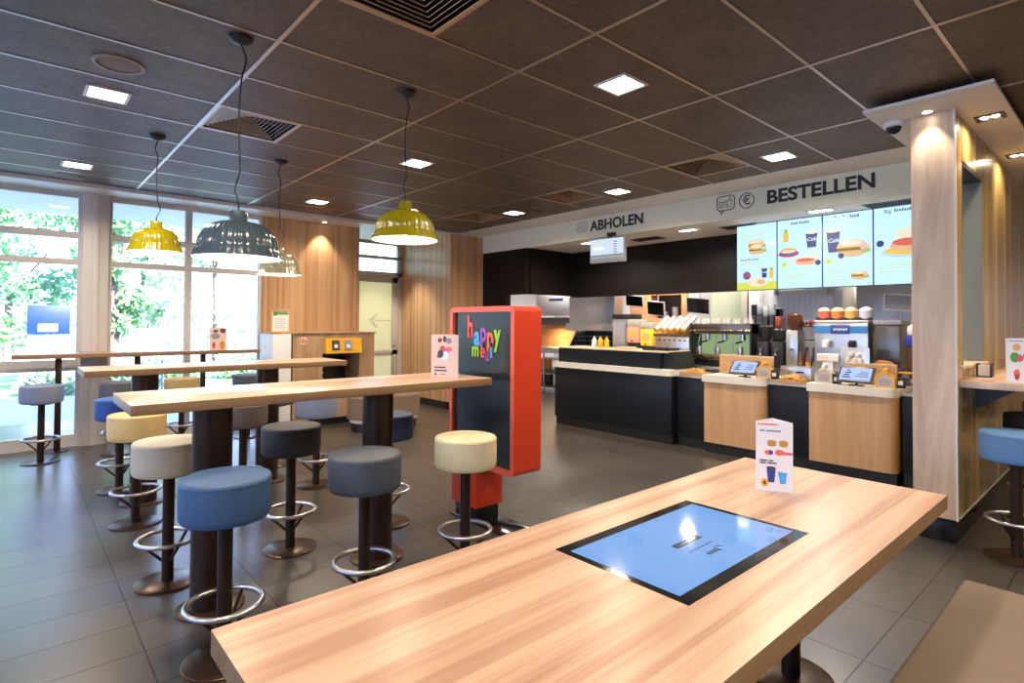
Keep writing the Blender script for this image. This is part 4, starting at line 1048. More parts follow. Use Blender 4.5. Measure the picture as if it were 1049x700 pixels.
for k, (c_, lb) in enumerate((('coral', 'coral red tub with a lid, first on the ice cream machine'), ('orange', 'orange tub with a lid, second on the ice cream machine'), ('bun_y', 'golden yellow tub with a lid, third on the ice cream machine'), ('tub_white', 'pale bluish tub with a handle, last on the ice cream machine'))):
    M.setdefault('bun_y', plain('bun_y', (.75, .42, .10), .4)); M.setdefault('tub_white', plain('tub_white', (.62, .66, .76), .4))
    M.setdefault('bun_lid', plain('bun_lid', (.60, .42, .28), .4))
    T = kt('sauce_tub', lb, 'tub', 2.475 - k * .142, 6.97, BK + .601, 'tubs on the ice cream machine')
    bm = bm_new(); add_lathe(bm, [(.001, .012), (.045, .012), (.060, .03), (.064, .10), (.001, .10)], n=28); obj('bowl', bm, c_, T)
    bm = bm_new(); add_lathe(bm, [(.068, .098), (.066, .112), (.045, .135), (.012, .148), (.001, .148)], n=28); obj('lid', bm, ('bun_lid' if k < 3 else c_), T)
    bm = bm_new(); add_lathe(bm, [(.001, 0), (.05, 0), (.05, .012), (.001, .012)], n=20); add_box(bm, -.045, -.03, -.07, .07, 0, .03); obj('foot', bm, 'black', T)
T = kt('front_panel_stand', 'grey upright steel board with white cups fixed to it', 'board', 2.03, 6.50, .906)
bm = bm_new(); add_box(bm, .03, .05, -.14, .13, .02, .36, bevel=.003); obj('board', bm, 'steel', T)
bm = bm_new(); add_box(bm, .0, .14, -.14, .13, .0, .02, bevel=.003); obj('foot', bm, 'steel_dark', T)
for k, (yy, zz) in enumerate(((.05, .24), (.0, .22), (-.055, .23), (.03, .29), (-.04, .28))):
    bm = bm_new(); add_lathe(bm, [(.001, 0), (.03, 0), (.024, .04), (.001, .045)], n=16); obj('cup', bm, 'counter_white', T, loc=(.03, yy, zz), rot=(0, -PI / 2, 0))
T = thing('paper_bag', 'brown paper bag behind the right tablet display', 'bag', (6.62, 1.79, .906))
bm = bm_new(); add_prism(bm, [(-.10, 0), (.10, 0), (.09, .20), (.05, .235), (-.05, .225), (-.085, .19)], 'X', -.02, .06); obj('bag_body', bm, 'bun', T, smooth=False)
bm = bm_new(); add_box(bm, -.022, .062, -.08, .08, .17, .19); obj('fold', bm, 'pos_wood', T, smooth=False)
T = thing('shelf_board', 'black shelf board under the paper bag at the right till', 'shelf', (6.58, 1.95, 0)) if False else None
# right end: crates, steel bin, cup tower
T = kt('steel_bin', 'grey steel box left of the blue cup tower', 'bin', 1.84, 6.94)
bm = bm_new(); add_box(bm, 0, .27, -.11, .11, 0, .55, bevel=.008); obj('body', bm, 'steel_dark', T)
bm = bm_new(); add_box(bm, -.02, .28, -.13, .13, .55, .60, bevel=.008); obj('rim', bm, 'grey_paint', T)
M['crate_blue'] = plain('crate_blue', (.02, .035, .32), .4)
T = kt('plastic_crate', 'small dark blue plastic crate before the steel box', 'crate', 1.77, 6.72, BK + .05)
bm = bm_new(); add_box(bm, 0, .14, -.08, .08, 0, .01); 
for a0, a1, b0, b1 in ((0, .01, -.08, .08), (.13, .14, -.08, .08), (.01, .13, -.08, -.07), (.01, .13, .07, .08)): add_box(bm, a0, a1, b0, b1, .01, .085)
obj('crate_body', bm, 'crate_blue', T, smooth=False)
bm = bm_new(); add_box(bm, -.006, .146, -.086, .086, .085, .097, bevel=.002); obj('rim', bm, 'crate_blue', T)
T.location.z = .951; T.location.x = 6.775
T = thing('yellow_tray', 'flat yellow tray behind the right wooden screen', 'tray', (6.80, 1.84, .951)); T.location = (6.50, 1.62, .906)
bm = bm_new(); add_box(bm, .0, .10, -.08, .10, .12, .135, bevel=.004); obj('tray', bm, 'yellow', T)
bm = bm_new(); add_box(bm, .02, .09, -.06, .08, 0, .12, bevel=.004); obj('pedestal', bm, 'steel_dark', T)
T = kt('cup_tower', 'tower of blue and brown paper cups with a white dome on top', 'cup dispenser', 1.585, 6.86)
for k, c_ in enumerate(('hopper', 'blue_cup')):
    bm = bm_new(); add_cyl(bm, .08, -.035 + k * .085, 0, .33, .035, n=20); obj('cup_stack', bm, ('meat', 'hopper')[k], T)
bm = bm_new(); add_box(bm, .02, .16, -.09, .09, .33, .45, bevel=.01); obj('collar', bm, 'crate_blue', T)
bm = bm_new(); add_lathe(bm, [(.001, .45), (.07, .45), (.085, .49), (.075, .53), (.04, .56), (.001, .57)], .09, 0, n=28); obj('dome', bm, 'counter_white', T)
def monitor(x, y, z, w, hgt, label, pole=True, tilt=14, face='black_gloss', dz=0):
    T = thing('hanging_monitor' if dz > .3 else 'monitor', label, 'monitor', (x, y, z), 0)
    bm = bm_new(); add_box(bm, -.012, .012, -w / 2, w / 2, -hgt / 2, hgt / 2, bevel=.004); F = obj('housing', bm, 'white_trim', T, rot=(math.radians(6), math.radians(-tilt), 0))
    bm = bm_new(); add_box(bm, -.0145, -.012, -w / 2 + .014, w / 2 - .014, -hgt / 2 + .014, hgt / 2 - .014); obj('display', bm, face, F, smooth=False)
    bm = bm_new(); add_tube(bm, [(.02, 0, 0), (.06, 0, -.02), (.07, 0, dz)], .012, 8); obj('arm', bm, 'steel', T)
    return T
monitor(7.20, 1.81, 1.75, .27, .19, 'kitchen monitor with a grey face next to the wooden column', face='grey_paint', dz=-.79)
monitor(8.3, 6.08, 1.905, .37, .20, 'upper left kitchen monitor before the orange wooden unit', dz=.85)
monitor(8.0, 5.43, 1.755, .33, .24, 'lower kitchen monitor before the orange wooden unit, right of another', dz=1.0)
monitor(8.0, 4.66, 1.785, .39, .25, 'kitchen monitor hanging left of the pale green door', dz=.97)
monitor(8.64, 3.72, 1.68, .21, .14, 'small dark monitor before the white ribbed wall panel', tilt=0, dz=-.02)
# small things round the machines
for k, (y, r_, hh, lb) in enumerate(((3.98, .030, .11, 'steel milk jug on the left of the espresso drip tray'), (3.72, .032, .10, 'steel milk jug in the middle of the espresso drip tray'), (3.42, .035, .11, 'steel milk jug on the right of the espresso drip tray'))):
    T = thing('milk_jug', lb, 'jug', (6.875, y, BK + .1515), 0, 'milk jugs on the espresso machine')
    bm = bm_new(); add_lathe(bm, [(.001, 0), (r_, 0), (r_ + .004, .02), (r_ * .8, hh), (r_ * .7, hh), (.001, .02)], n=24); obj('jug_body', bm, 'chrome', T)
    bm = bm_new(); add_tube(bm, [(0, r_, .02), (0, r_ + .025, .03), (0, r_ + .025, .08), (0, r_ * .8, .09)], .005, 6); obj('handle', bm, 'chrome', T)
# sauce bottles on the pick-up counter
for k, (c_, lb) in enumerate((('white', 'white squeeze bottle on the pick-up counter'), ('yellow', 'yellow squeeze bottle next to the white one on the pick-up counter'), ('yellow', 'rightmost yellow squeeze bottle on the pick-up counter'))):
    T = thing('squeeze_bottle', lb, 'bottle', (6.42, 5.42 - k * .115, 1.151), 0, 'squeeze bottles on the pick-up counter')
    bm = bm_new(); add_lathe(bm, [(.001, 0), (.036, 0), (.038, .01), (.038, .10), (.028, .115), (.001, .115)], n=24); obj('bottle_body', bm, c_, T)
    bm = bm_new(); add_lathe(bm, [(.028, .115), (.026, .125), (.007, .150), (.004, .165), (.001, .165)], n=16); obj('nozzle', bm, c_, T)
T = thing('serving_tray', 'dark tray at the right end of the pick-up counter', 'tray', (6.40, 4.28, 1.151))
bm = bm_new(); add_box(bm, -.12, .16, -.18, .18, 0, .012, bevel=.004); obj('tray_base', bm, 'black', T)
bm = bm_new()
for a0, a1, b0, b1 in ((-.13, -.115, -.19, .19), (.155, .17, -.19, .19), (-.13, .17, -.19, -.175), (-.13, .17, .175, .19)): add_box(bm, a0, a1, b0, b1, .0, .03)
obj('rim', bm, 'black', T, smooth=False)
T = thing('napkin_stack', 'flat stack of brownish paper on the pick-up counter', 'paper stack', (6.42, 4.86, 1.151))
for k in range(3):
    bm = bm_new(); add_box(bm, -.10, .10, -.14 + .01 * k, .13 - .02 * k, k * .009, k * .009 + .008); obj('sheet', bm, ('bun', 'counter_white', 'beige_top')[k], T, smooth=False)
# food station far left : steel hood above dark grill, warm niche
T = thing('food_station', 'steel food station with an open dark grill cabinet below its hood', 'food station', (8.5, 7.28, 0))
bm = bm_new(); add_box(bm, 0, .7, -.56, .60, 0, 1.0, bevel=.004); obj('base', bm, 'steel', T)
bm = bm_new(); add_box(bm, .05, .75, -.56, .60, 1.48, 2.15, bevel=.006); hd = obj('hood', bm, 'steel', T)
bm = bm_new(); add_prism(bm, [(-.56, 1.36), (.60, 1.36), (.60, 1.50), (-.56, 1.50)], 'X', -.06, .06); lp = obj('hood_lip', bm, 'steel', T, smooth=False)
bm = bm_new(); add_box(bm, -.064, -.060, -.36, .14, 1.39, 1.47); obj('label_plate', bm, 'pink_card', lp, smooth=False)
bm = bm_new(); add_box(bm, .5, .7, -.56, .60, 1.0, 1.36); add_box(bm, .0, .5, -.56, -.53, 1.0, 1.36); obj('cavity', bm, 'black', T, smooth=False)
for k in range(3):
    bm = bm_new(); add_box(bm, .05 + k * .05, .48, -.50, .50, 1.06 + k * .085, 1.075 + k * .085); obj('shelf', bm, 'steel_dark', T, smooth=False)
bm = bm_new(); add_prism(bm, [(.0, 1.0), (.5, 1.0), (.5, 1.36), (.25, 1.36)], 'Y', .56, .59); obj('side_plate', bm, 'steel', T, smooth=False)
T = thing('prep_table', 'steel prep table in a warmly lit niche at the left end of the kitchen', 'table', (8.6, 8.60, 0))
bm = bm_new(); add_box(bm, 0, .7, -.65, .9, .86, .98, bevel=.004); obj('top', bm, 'steel', T)
bm = bm_new(); add_box(bm, .05, .7, -.65, .9, .45, .50); add_box(bm, .05, .7, -.65, .9, .12, .17); obj('shelf', bm, 'steel_dark', T, smooth=False)
for yy in (-.6, .1, .85):
    bm = bm_new(); add_box(bm, .02, .06, yy - .02, yy + .02, 0, .86); obj('leg', bm, 'steel', T, smooth=False)
bm = bm_new(); add_box(bm, .68, .72, -.65, .9, .98, 1.45); obj('back_board', bm, 'orange_wood', T, smooth=False)
bm = bm_new(); add_box(bm, .0, .72, -.65, .9, 1.45, 1.62, bevel=.004); obj('hood', bm, 'steel_dark', T)
area('niche_lamp', (8.9, 8.7, 1.43), .5, 16, (1, .68, .36), 160)
for k, (c_, zz, y) in enumerate((('white', .50, 8.4), ('bun', .50, 8.75), ('white', .17, 8.35), ('black', .17, 8.7), ('coral', .50, 8.1), ('white', .17, 9.05))):
    T = thing('storage_box', ('white storage box on the middle shelf of the prep table', 'brown carton on the middle shelf of the prep table', 'white storage box low under the prep table, nearest', 'black storage box low under the prep table', 'coral storage box on the middle shelf of the prep table', 'white storage box low under the prep table, farthest')[k], 'box', (8.72, y, zz + .001), 0, 'boxes under the prep table')
    bm = bm_new(); add_box(bm, -.03, .25, -.13, .13, 0, .22, bevel=.01); obj('box_body', bm, c_, T)
    bm = bm_new(); add_box(bm, -.04, .26, -.14, .14, .22, .245, bevel=.006); obj('lid', bm, 'counter_white' if c_ != 'white' else 'steel', T)
T = thing('wall_notice', 'pale wall notice with a blue band high at the left end of the kitchen', 'notice', (8.56, 8.12, 1.98))
bm = bm_new(); add_box(bm, 0, .02, -.35, .75, -.32, .12, bevel=.003); obj('board', bm, 'white_card', T)
bm = bm_new(); add_box(bm, -.003, 0, -.05, .36, -.01, .04); obj('blue_band', bm, 'blue_cup', T, smooth=False)
# orange wooden unit with an opening
T = thing('wooden_hatch', 'orange wooden hatch unit with a dark opening behind the monitors', 'hatch', (8.75, 6.0, 0))
bm = bm_new()
add_box(bm, 0, .25, -.70, -.58, 0, 2.2); add_box(bm, 0, .25, .05, .52, 0, 2.2); add_box(bm, 0, .25, -.58, .05, 0, 1.60); add_box(bm, 0, .25, -.58, .05, 2.02, 2.2)
obj('front', bm, 'orange_wood', T, smooth=False)
bm = bm_new(); add_box(bm, .22, .25, -.58, .05, 1.60, 2.02); obj('opening', bm, 'black', T, smooth=False)
bm = bm_new(); add_cyl(bm, .1, -.40, 1.60, 1.80, .06, n=20); add_cyl(bm, .1, -.2, 1.60, 1.72, .05, n=20); obj('canister', bm, 'steel', T)
# back bar wall : pale green door, ribbed panels, shelf, pillars
M['pale_door'] = plain('pale_door', (.55, .60, .44), .45)
bm = bm_new(); add_box(bm, 8.66, 8.70, 4.26, 4.80, 0, 2.05, bevel=.004); dr = struct('door_2', bm, 'pale_door')
bm = bm_new(); add_box(bm, 8.64, 8.66, 4.30, 4.40, 1.02, 1.04, bevel=.003); obj('door_handle', bm, 'steel', dr)
T = thing('wall_cabinet', 'white ribbed wall panel behind the grinders and the shake machine', 'wall panel', (8.66, 3.45, 1.62))
bm = bm_new(); add_box(bm, 0, .03, -.52, .42, -.7, .40, bevel=.003); obj('panel', bm, 'slat_white', T)
for k in range(12):
    bm = bm_new(); add_box(bm, -.006, 0, -.50 + k * .077, -.44 + k * .077, -.68, .38); obj('rib', bm, 'slat_white', T, smooth=False)
T = thing('wall_shelf', 'white wall shelf just under the menu boards', 'shelf', (8.52, 3.40, 2.02))
bm = bm_new(); add_box(bm, -.04, .13, -.50, .40, 0, .04, bevel=.004); obj('board', bm, 'white', T)
for yy in (-.4, .3):
    bm = bm_new(); add_box(bm, .0, .13, yy, yy + .02, -.08, 0); obj('bracket', bm, 'steel', T, smooth=False)
for k, (y0, y1, lb) in enumerate(((3.95, 4.12, 'a'), (2.66, 2.80, 'b'), (4.16, 4.24, 'c'))):
    bm = bm_new(); add_box(bm, 8.55, 8.70, y0, y1, 0, 2.755, bevel=.004); struct('trim_%d' % (20 + k), bm, ('white_trim', 'cream_wall', 'cream_wall')[k])
T = thing('steel_fridge', 'tall steel refrigerator behind the tubs, right of the ribbed panel', 'refrigerator', (8.30, 2.20, 0))
bm = bm_new(); add_box(bm, .02, .38, -.36, .36, 0, 2.12, bevel=.006); obj('body', bm, 'steel', T)
bm = bm_new(); add_box(bm, 0, .02, -.35, .35, .15, 2.05, bevel=.004); d = obj('door', bm, 'steel', T)
bm = bm_new(); add_box(bm, -.03, .0, .28, .30, .9, 1.3, bevel=.003); obj('handle', bm, 'steel_dark', d)
for k in range(5):
    t = thing('shelf_carton', ('black and white carton behind the grinders', 'white paper carton behind the grinders, left', 'white paper carton behind the grinders, middle', 'white paper carton behind the grinders, right', 'red tin standing behind the black grinders')[k], 'carton', (8.50, 4.02 - k * .09, 0), 0, 'cartons behind the grinders')
    bm = bm_new(); hh = (1.80, 1.82, 1.78, 1.80, 1.62)[k]
    add_box(bm, 0, .08, -.036, .036, hh - .16, hh, bevel=.003); obj('carton', bm, ('black', 'white', 'white_card', 'white', 'coral')[k], t)
    bm = bm_new(); add_box(bm, .0, .08, -.03, .03, 0, hh - .16); obj('stand', bm, 'steel_dark', t, smooth=False)


# ------------------------------------------------------------------ menu cards, waste cabinet, wall ledge
def tri_card(name, label, x, y, z, rz, w, hgt, base, art, group=None):
    """three sided folded card; art(panel, w, h) adds flat print on the first face (local -Y)"""
    T = thing(name, label, 'menu card', (x, y, z), rz, group)
    a = Vector((-w / 2, 0, 0)); b_ = Vector((w / 2, 0, 0)); c_ = Vector((0, w * .80, 0))
    P_ = []
    for p, q, nm in ((a, b_, 'front_panel'), (b_, c_, 'side_panel'), (c_, a, 'side_panel')):
        d = (q - p).normalized(); nrm = Vector((d.y, -d.x, 0)) * .0012
        bm = bm_new(); v = [bm.verts.new(k) for k in (p - nrm, q - nrm, q + nrm, p + nrm)]; v2 = [bm.verts.new(Vector(k.co) + Vector((0, 0, hgt))) for k in v]
        bm.faces.new(v); bm.faces.new(list(reversed(v2)))
        for i in range(4): bm.faces.new((v[i], v2[i], v2[(i + 1) % 4], v[(i + 1) % 4]))
        P_.append(obj(nm, bm, base, T, smooth=False))
    art(P_[0], w, hgt)
    return T
def prect(P_, nm, x0, x1, z0, z1, mat): return box_obj(nm, (x0, x1, -.0022, -.0013, z0, z1), mat, P_, smooth=False)
def pdisc(P_, nm, cx, cz, rx, rz, mat, d=0.0):
    bm = bm_new(); add_prism(bm, [(cx + rx * math.cos(k / 20 * 2 * PI), cz + rz * math.sin(k / 20 * 2 * PI)) for k in range(20)], 'Y', -.0024 - d, -.0013 - d); return obj(nm, bm, mat, P_, smooth=False)
def words(P_, x, z, lens, s, mat):
    for l in lens: prect(P_, 'print_line', x, x + l * s, z, z + s, mat); x += (l + .7) * s
def art_front(P_, w, h):
    prect(P_, 'print_line', -w * .46, w * .1, h * .955, h * .975, 'coral')
    words(P_, -w * .40, h * .86, (3, 8), .0075, 'ink_grey')
    for cx, cz in ((-.01, .70), (.038, .70)): pdisc(P_, 'food_picture', cx, h * cz + .005, .019, .008, 'bun'); prect(P_, 'food_picture', cx - .018, cx + .018, h * cz - .006, h * cz - .001, 'green'); pdisc(P_, 'food_picture', cx, h * cz - .010, .018, .006, 'bun')
    pdisc(P_, 'food_picture', -.022, h * .56, .018, .011, 'coral'); pdisc(P_, 'food_picture', -.014, h * .56, .008, .011, 'blue_cup', .001); pdisc(P_, 'food_picture', .022, h * .565, .020, .013, 'coral'); prect(P_, 'food_picture', .022, w * .49, h * .535, h * .575, 'pink')
    words(P_, -w * .40, h * .43, (5, 3), .0065, 'ink'); words(P_, -w * .40, h * .395, (4, 6), .0065, 'ink')
    bm = bm_new(); add_prism(bm, [(-.026, h * .13), (.0, h * .13), (.006, h * .34), (-.032, h * .34)], 'Y', -.0024, -.0013); obj('cup_picture', bm, 'blue_cup', P_, smooth=False)
    prect(P_, 'cup_picture', -.018, -.006, h * .20, h * .28, 'white'); pdisc(P_, 'cup_picture', -.013, h * .34, .019, .006, 'ink', .0004)
    bm = bm_new(); add_prism(bm, [(.024, h * .12), (.045, h * .12), (.052, h * .28), (.014, h * .29)], 'Y', -.0024, -.0013); obj('cup_picture', bm, 'l_blue', P_, smooth=False)
    pdisc(P_, 'badge', -.040, h * .12, .016, .018, 'yellow'); pdisc(P_, 'badge', -.040, h * .12, .006, .009, 'ink', .0008)
tri_card('menu_card', 'white folded menu card standing on the near table beyond the touch screen', 2.575, 1.125, .7505, math.radians(-62), .150, .31, 'white_card', art_front, 'folded menu cards')
def art_t2(P_, w, h):
    M.setdefault('print_red', plain('print_red', (.5, .08, .08), .5))
    for cx, cz, rx, rz, mt in ((-.035, .87, .016, .016, 'meat'), (.0, .90, .012, .022, 'ink'), (.03, .86, .022, .02, 'ink_grey'), (.036, .84, .016, .012, 'ink'), (-.015, .67, .020, .022, 'print_red'), (-.03, .55, .022, .028, 'ink'), (-.045, .49, .014, .012, 'print_red'), (.03, .66, .026, .016, 'pink'), (.0, .50, .03, .03, 'steel'), (.008, .49, .02, .02, 'grey_paint')): pdisc(P_, 'picture', cx, h * cz, rx, rz, mt, .0001 * (int(cz * 100) % 7))
    words(P_, -w * .38, h * .22, (9,), .0095, 'ink'); words(P_, -w * .38, h * .145, (10,), .0095, 'ink'); words(P_, -w * .38, h * .06, (1.6,), .011, 'ink'); words(P_, -w * .15, h * .07, (9,), .004, 'ink')
tri_card('menu_card', 'pink folded menu card at the right end of the nearest high table', 2.245, 3.235, 1.1205, math.radians(-58), .200, .295, 'pink_card', art_t2, 'folded menu cards')
def art_w(P_, w, h):
    M.setdefault('kraft', plain('kraft', (.42, .24, .14), .5))
    for cx, cz, rx, rz, mt in ((.055, .88, .035, .035, 'meat'), (-.03, .62, .05, .04, 'ink_grey'), (-.05, .2, .02, .045, 'print_red'), (.05, .2, .03, .06, 'bun'), (-.03, .85, .03, .02, 'brass')): pdisc(P_, 'picture', cx, h * cz, rx, rz, mt)
tri_card('menu_card', 'brownish folded menu card on the window ledge table', 2.07, 8.26, 1.1205, math.radians(-15), .20, .29, 'pink_card', art_w, 'folded menu cards')
def art_r(P_, w, h):
    words(P_, -w * .38, h * .93, (12,), .006, 'ink_grey')
    for cx, cz, rx, rz, mt in ((-.02, .80, .02, .024, 'fry'), (-.03, .57, .024, .034, 'green'), (-.005, .55, .018, .024, 'pink'), (.03, .60, .020, .030, 'pink'), (.03, .32, .014, .03, 'fry'), (-.02, .20, .016, .03, 'red_edge'), (-.02, .12, .012, .02, 'print_red')): pdisc(P_, 'picture', cx, h * cz, rx, rz, mt)
# right wall ledge
T = thing('wall_ledge', 'wooden bar ledge fixed along the right wall beside the column', 'ledge', (4.94, .88, 1.07))
bm = bm_new(); add_box(bm, 0, 3.2, -.42, .003, 0, .05, bevel=.004)
for f in bm.faces: f.material_index = 0 if abs(f.normal.z) > .5 else 1
obj('board', bm, ['table_wood', 'column_wood'], T)
for k in range(3):
    bm = bm_new(); add_prism(bm, [(0, 0), (-.3, 0), (0, -.2)], 'X', .5 + k, .53 + k); obj('bracket', bm, 'black', T, smooth=False)
tri_card('menu_card', 'white folded menu card with fruit pictures on the right wall ledge', 5.06, .575, 1.1205, math.radians(-82), .150, .295, 'white_card', art_r, 'folded menu cards')
T = thing('napkin_holder', 'small dark napkin holder on the ledge under the wall opening', 'napkin holder', (5.42, .815, 1.1205))
bm = bm_new(); add_box(bm, -.05, .05, -.045, -.035, 0, .10); add_box(bm, -.05, .05, .035, .045, 0, .10); add_box(bm, -.05, .05, -.035, .035, 0, .008); obj('holder', bm, 'black', T, smooth=False)
bm = bm_new(); add_box(bm, -.045, .045, -.033, .033, .009, .085); obj('napkins', bm, 'counter_white', T, smooth=False)
# waste and tray cabinet
T = thing('tray_cabinet', 'wooden waste and tray return cabinet with a yellow sign and dark tray opening', 'cabinet', (3.57, 8.22, 0))
X_ = lambda v: v - 3.57
Yf, Yb = -.27, .26
bm = bm_new()
add_box(bm, X_(2.95), X_(3.38), Yf, Yb, .1, 1.33); add_box(bm, X_(3.96), X_(4.20), Yf, Yb, .1, 1.33); add_box(bm, X_(3.38), X_(3.96), Yf, Yb, 1.04, 1.33); add_box(bm, X_(3.38), X_(3.96), Yf, Yb, .1, .42)
obj('body', bm, 'cabinet_wood', T, smooth=False)
bm = bm_new(); add_box(bm, X_(3.38), X_(3.96), Yb - .03, Yb, .42, 1.04); cav = obj('tray_opening', bm, 'black', T, smooth=False)
for k in range(6):
    for xx in (3.385, 3.935):
        bm = bm_new(); add_box(bm, X_(xx), X_(xx + .02), Yf + .01, Yb - .04, .50 + k * .085, .508 + k * .085); obj('tray_rail', bm, 'steel', cav, smooth=False)
bm = bm_new(); add_box(bm, X_(2.93), X_(4.22), Yf - .02, Yb, 1.33, 1.35, bevel=.003); obj('top', bm, 'cabinet_wood', T)
bm = bm_new(); add_box(bm, X_(2.97), X_(4.18), Yf + .03, Yb, 0, .1); obj('plinth', bm, 'black', T, smooth=False)
bm = bm_new(); add_box(bm, X_(2.99), X_(3.33), Yf - .008, Yf, .14, 1.29, bevel=.003); dd = obj('door', bm, 'cabinet_wood', T)
bm = bm_new(); add_box(bm, X_(3.06), X_(3.14), Yf - .011, Yf - .008, 1.18, 1.28); st_ = obj('sticker', bm, 'pink_card', dd, smooth=False)
bm = bm_new(); add_box(bm, X_(3.075), X_(3.095), Yf - .013, Yf - .011, 1.20, 1.26); add_box(bm, X_(3.11), X_(3.13), Yf - .013, Yf - .011, 1.20, 1.24); obj('sticker_mark', bm, 'red', st_, smooth=False)
bm = bm_new(); add_prism(bm, [(Yf - .06, 1.04), (Yf, 1.04), (Yf, 1.26), (Yf - .03, 1.26)], 'X', X_(3.41), X_(3.97)); ys = obj('yellow_sign', bm, 'yellow', T, smooth=False)
for xx, mt in ((3.50, 'ink'), (3.69, 'ink_grey')):
    bm = bm_new(); add_box(bm, X_(xx), X_(xx + .11), Yf - .062, Yf - .050, 1.09, 1.23, rot=Matrix.Rotation(math.radians(-8), 3, 'X')); nt_ = obj('notice', bm, mt, ys, smooth=False)
    bm = bm_new(); add_box(bm, X_(xx + .03), X_(xx + .08), Yf - .066, Yf - .060, 1.12, 1.17, rot=Matrix.Rotation(math.radians(-8), 3, 'X')); obj('notice_mark', bm, 'white', nt_, smooth=False)
T = thing('white_partition', 'narrow white upright panel left of the tray cabinet, below the picture', 'panel', (2.80, 8.22, 0))
bm = bm_new(); add_box(bm, -.13, .12, -.29, .26, .08, 1.33, bevel=.003); obj('panel_body', bm, 'white', T)
bm = bm_new(); add_box(bm, -.11, .10, -.26, .26, 0, .08); obj('plinth', bm, 'black', T, smooth=False)
bm = bm_new(); add_box(bm, -.14, .13, -.29, .26, 1.33, 1.352, bevel=.003); obj('cap', bm, 'cabinet_wood', T)
T = thing('framed_notice', 'small wooden framed notice leaning on the white panel before the wood wall', 'picture frame', (2.80, 8.02, 1.353))
bm = bm_new()
for a0, a1, b0, b1 in ((-.125, .125, 0, .014), (-.125, .125, .296, .31), (-.125, -.111, .014, .296), (.111, .125, .014, .296)): add_box(bm, a0, a1, -.012, .012, b0, b1)
fr_ = obj('frame', bm, 'fry', T, smooth=False)
bm = bm_new(); add_box(bm, -.111, .111, -.002, .006, .014, .296); sh = obj('sheet', bm, 'white_card', T, smooth=False)
bm = bm_new(); add_box(bm, -.06, .10, -.004, -.002, .245, .275); add_box(bm, -.10, -.05, -.004, -.002, .23, .28); obj('heading', bm, 'green', sh, smooth=False)
bm = bm_new()
for k in range(5): add_box(bm, -.07, .07 - .02 * (k % 2), -.004, -.002, .06 + k * .03, .066 + k * .03)
obj('print_line', bm, 'ink_grey', sh, smooth=False)


# ------------------------------------------------------------------ outside the windows
M['sign_blue'] = plain('sign_blue', (.0, .022, .20), .5)
M['paving'] = plain('paving', (.50, .56, .68), .8, noise=.08, nscale=3)
M['grass'] = plain('grass', (.22, .42, .12), .9, noise=.3, nscale=8)
M['asphalt'] = plain('asphalt', (.34, .38, .46), .85, noise=.08, nscale=4)
M['bark'] = plain('bark', (.16, .11, .08), .8, noise=.3, nscale=12)
bm = bm_new(); add_box(bm, -40, 45, 8.7, 15.0, -.14, -.02); tag(struct('ground_paving', bm, 'paving', smooth=False), 'pale paving outside', 'ground', None, 'structure')
bm = bm_new(); add_box(bm, -40, 45, 15.0, 19.0, -.14, .0); tag(struct('ground_grass', bm, 'grass', smooth=False), 'green lawn outside', 'ground', None, 'structure')
bm = bm_new(); add_box(bm, -60, 80, 19.0, 90, -.14, -.03); tag(struct('ground_road', bm, 'asphalt', smooth=False), 'light road outside', 'ground', None, 'structure')
bm = bm_new(); add_box(bm, -9, 4.1, 8.62, 10.55, 3.06, 3.22); struct('roof_canopy', bm, 'soffit_white', smooth=False)
def leaf_mat(name, c1, c2):
    m = bpy.data.materials.new(name); m.use_nodes = True; nt = m.node_tree; nt.nodes.clear()
    N = nt.nodes.new; L = nt.links.new
    o = N('ShaderNodeOutputMaterial'); mx = N('ShaderNodeMixShader'); d = N('ShaderNodeBsdfDiffuse'); t = N('ShaderNodeBsdfTranslucent')
    g = N('ShaderNodeNewGeometry'); n = N('ShaderNodeTexNoise'); n.inputs['Scale'].default_value = 3.0; L(g.outputs['Position'], n.inputs['Vector'])
    c = N('ShaderNodeMix'); c.data_type = 'RGBA'; c.inputs['A'].default_value = (*c1, 1); c.inputs['B'].default_value = (*c2, 1)
    L(n.outputs['Fac'], c.inputs['Factor']); L(c.outputs['Result'], d.inputs['Color']); L(c.outputs['Result'], t.inputs['Color'])
    mx.inputs[0].default_value = .4; L(d.outputs[0], mx.inputs[1]); L(t.outputs[0], mx.inputs[2]); L(mx.outputs[0], o.inputs[0])
    return m
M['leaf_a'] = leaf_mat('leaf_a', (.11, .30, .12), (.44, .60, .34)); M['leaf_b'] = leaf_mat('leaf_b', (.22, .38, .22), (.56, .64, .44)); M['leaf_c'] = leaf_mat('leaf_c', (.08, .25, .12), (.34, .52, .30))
def crown(blobs, n, size, mat, parent, name='crown'):
    vs, fs = [], []
    tot = sum(b[3] ** 2 for b in blobs)
    for (bx, by, bz, br) in blobs:
        k = int(n * br ** 2 / tot)
        for _ in range(k):
            d = Vector((random.gauss(0, 1), random.gauss(0, 1), random.gauss(0, 1))).normalized() * br * random.random() ** .45
            d.z *= .8
            p = Vector((bx, by, bz)) + d
            u = Vector((random.gauss(0, 1), random.gauss(0, 1), random.gauss(0, 1))).normalized(); w_ = u.orthogonal().normalized()
            s = size * random.uniform(.6, 1.3); i = len(vs)
            vs += [p - u * s, p + w_ * s * .5, p + u * s, p - w_ * s * .5]; fs.append((i, i + 1, i + 2, i + 3))
    me = bpy.data.meshes.new(name); me.from_pydata(vs, [], fs); me.materials.append(M[mat])
    o = bpy.data.objects.new(name, me); C.objects.link(o); o.parent = parent; o['kind'] = 'stuff'; return o
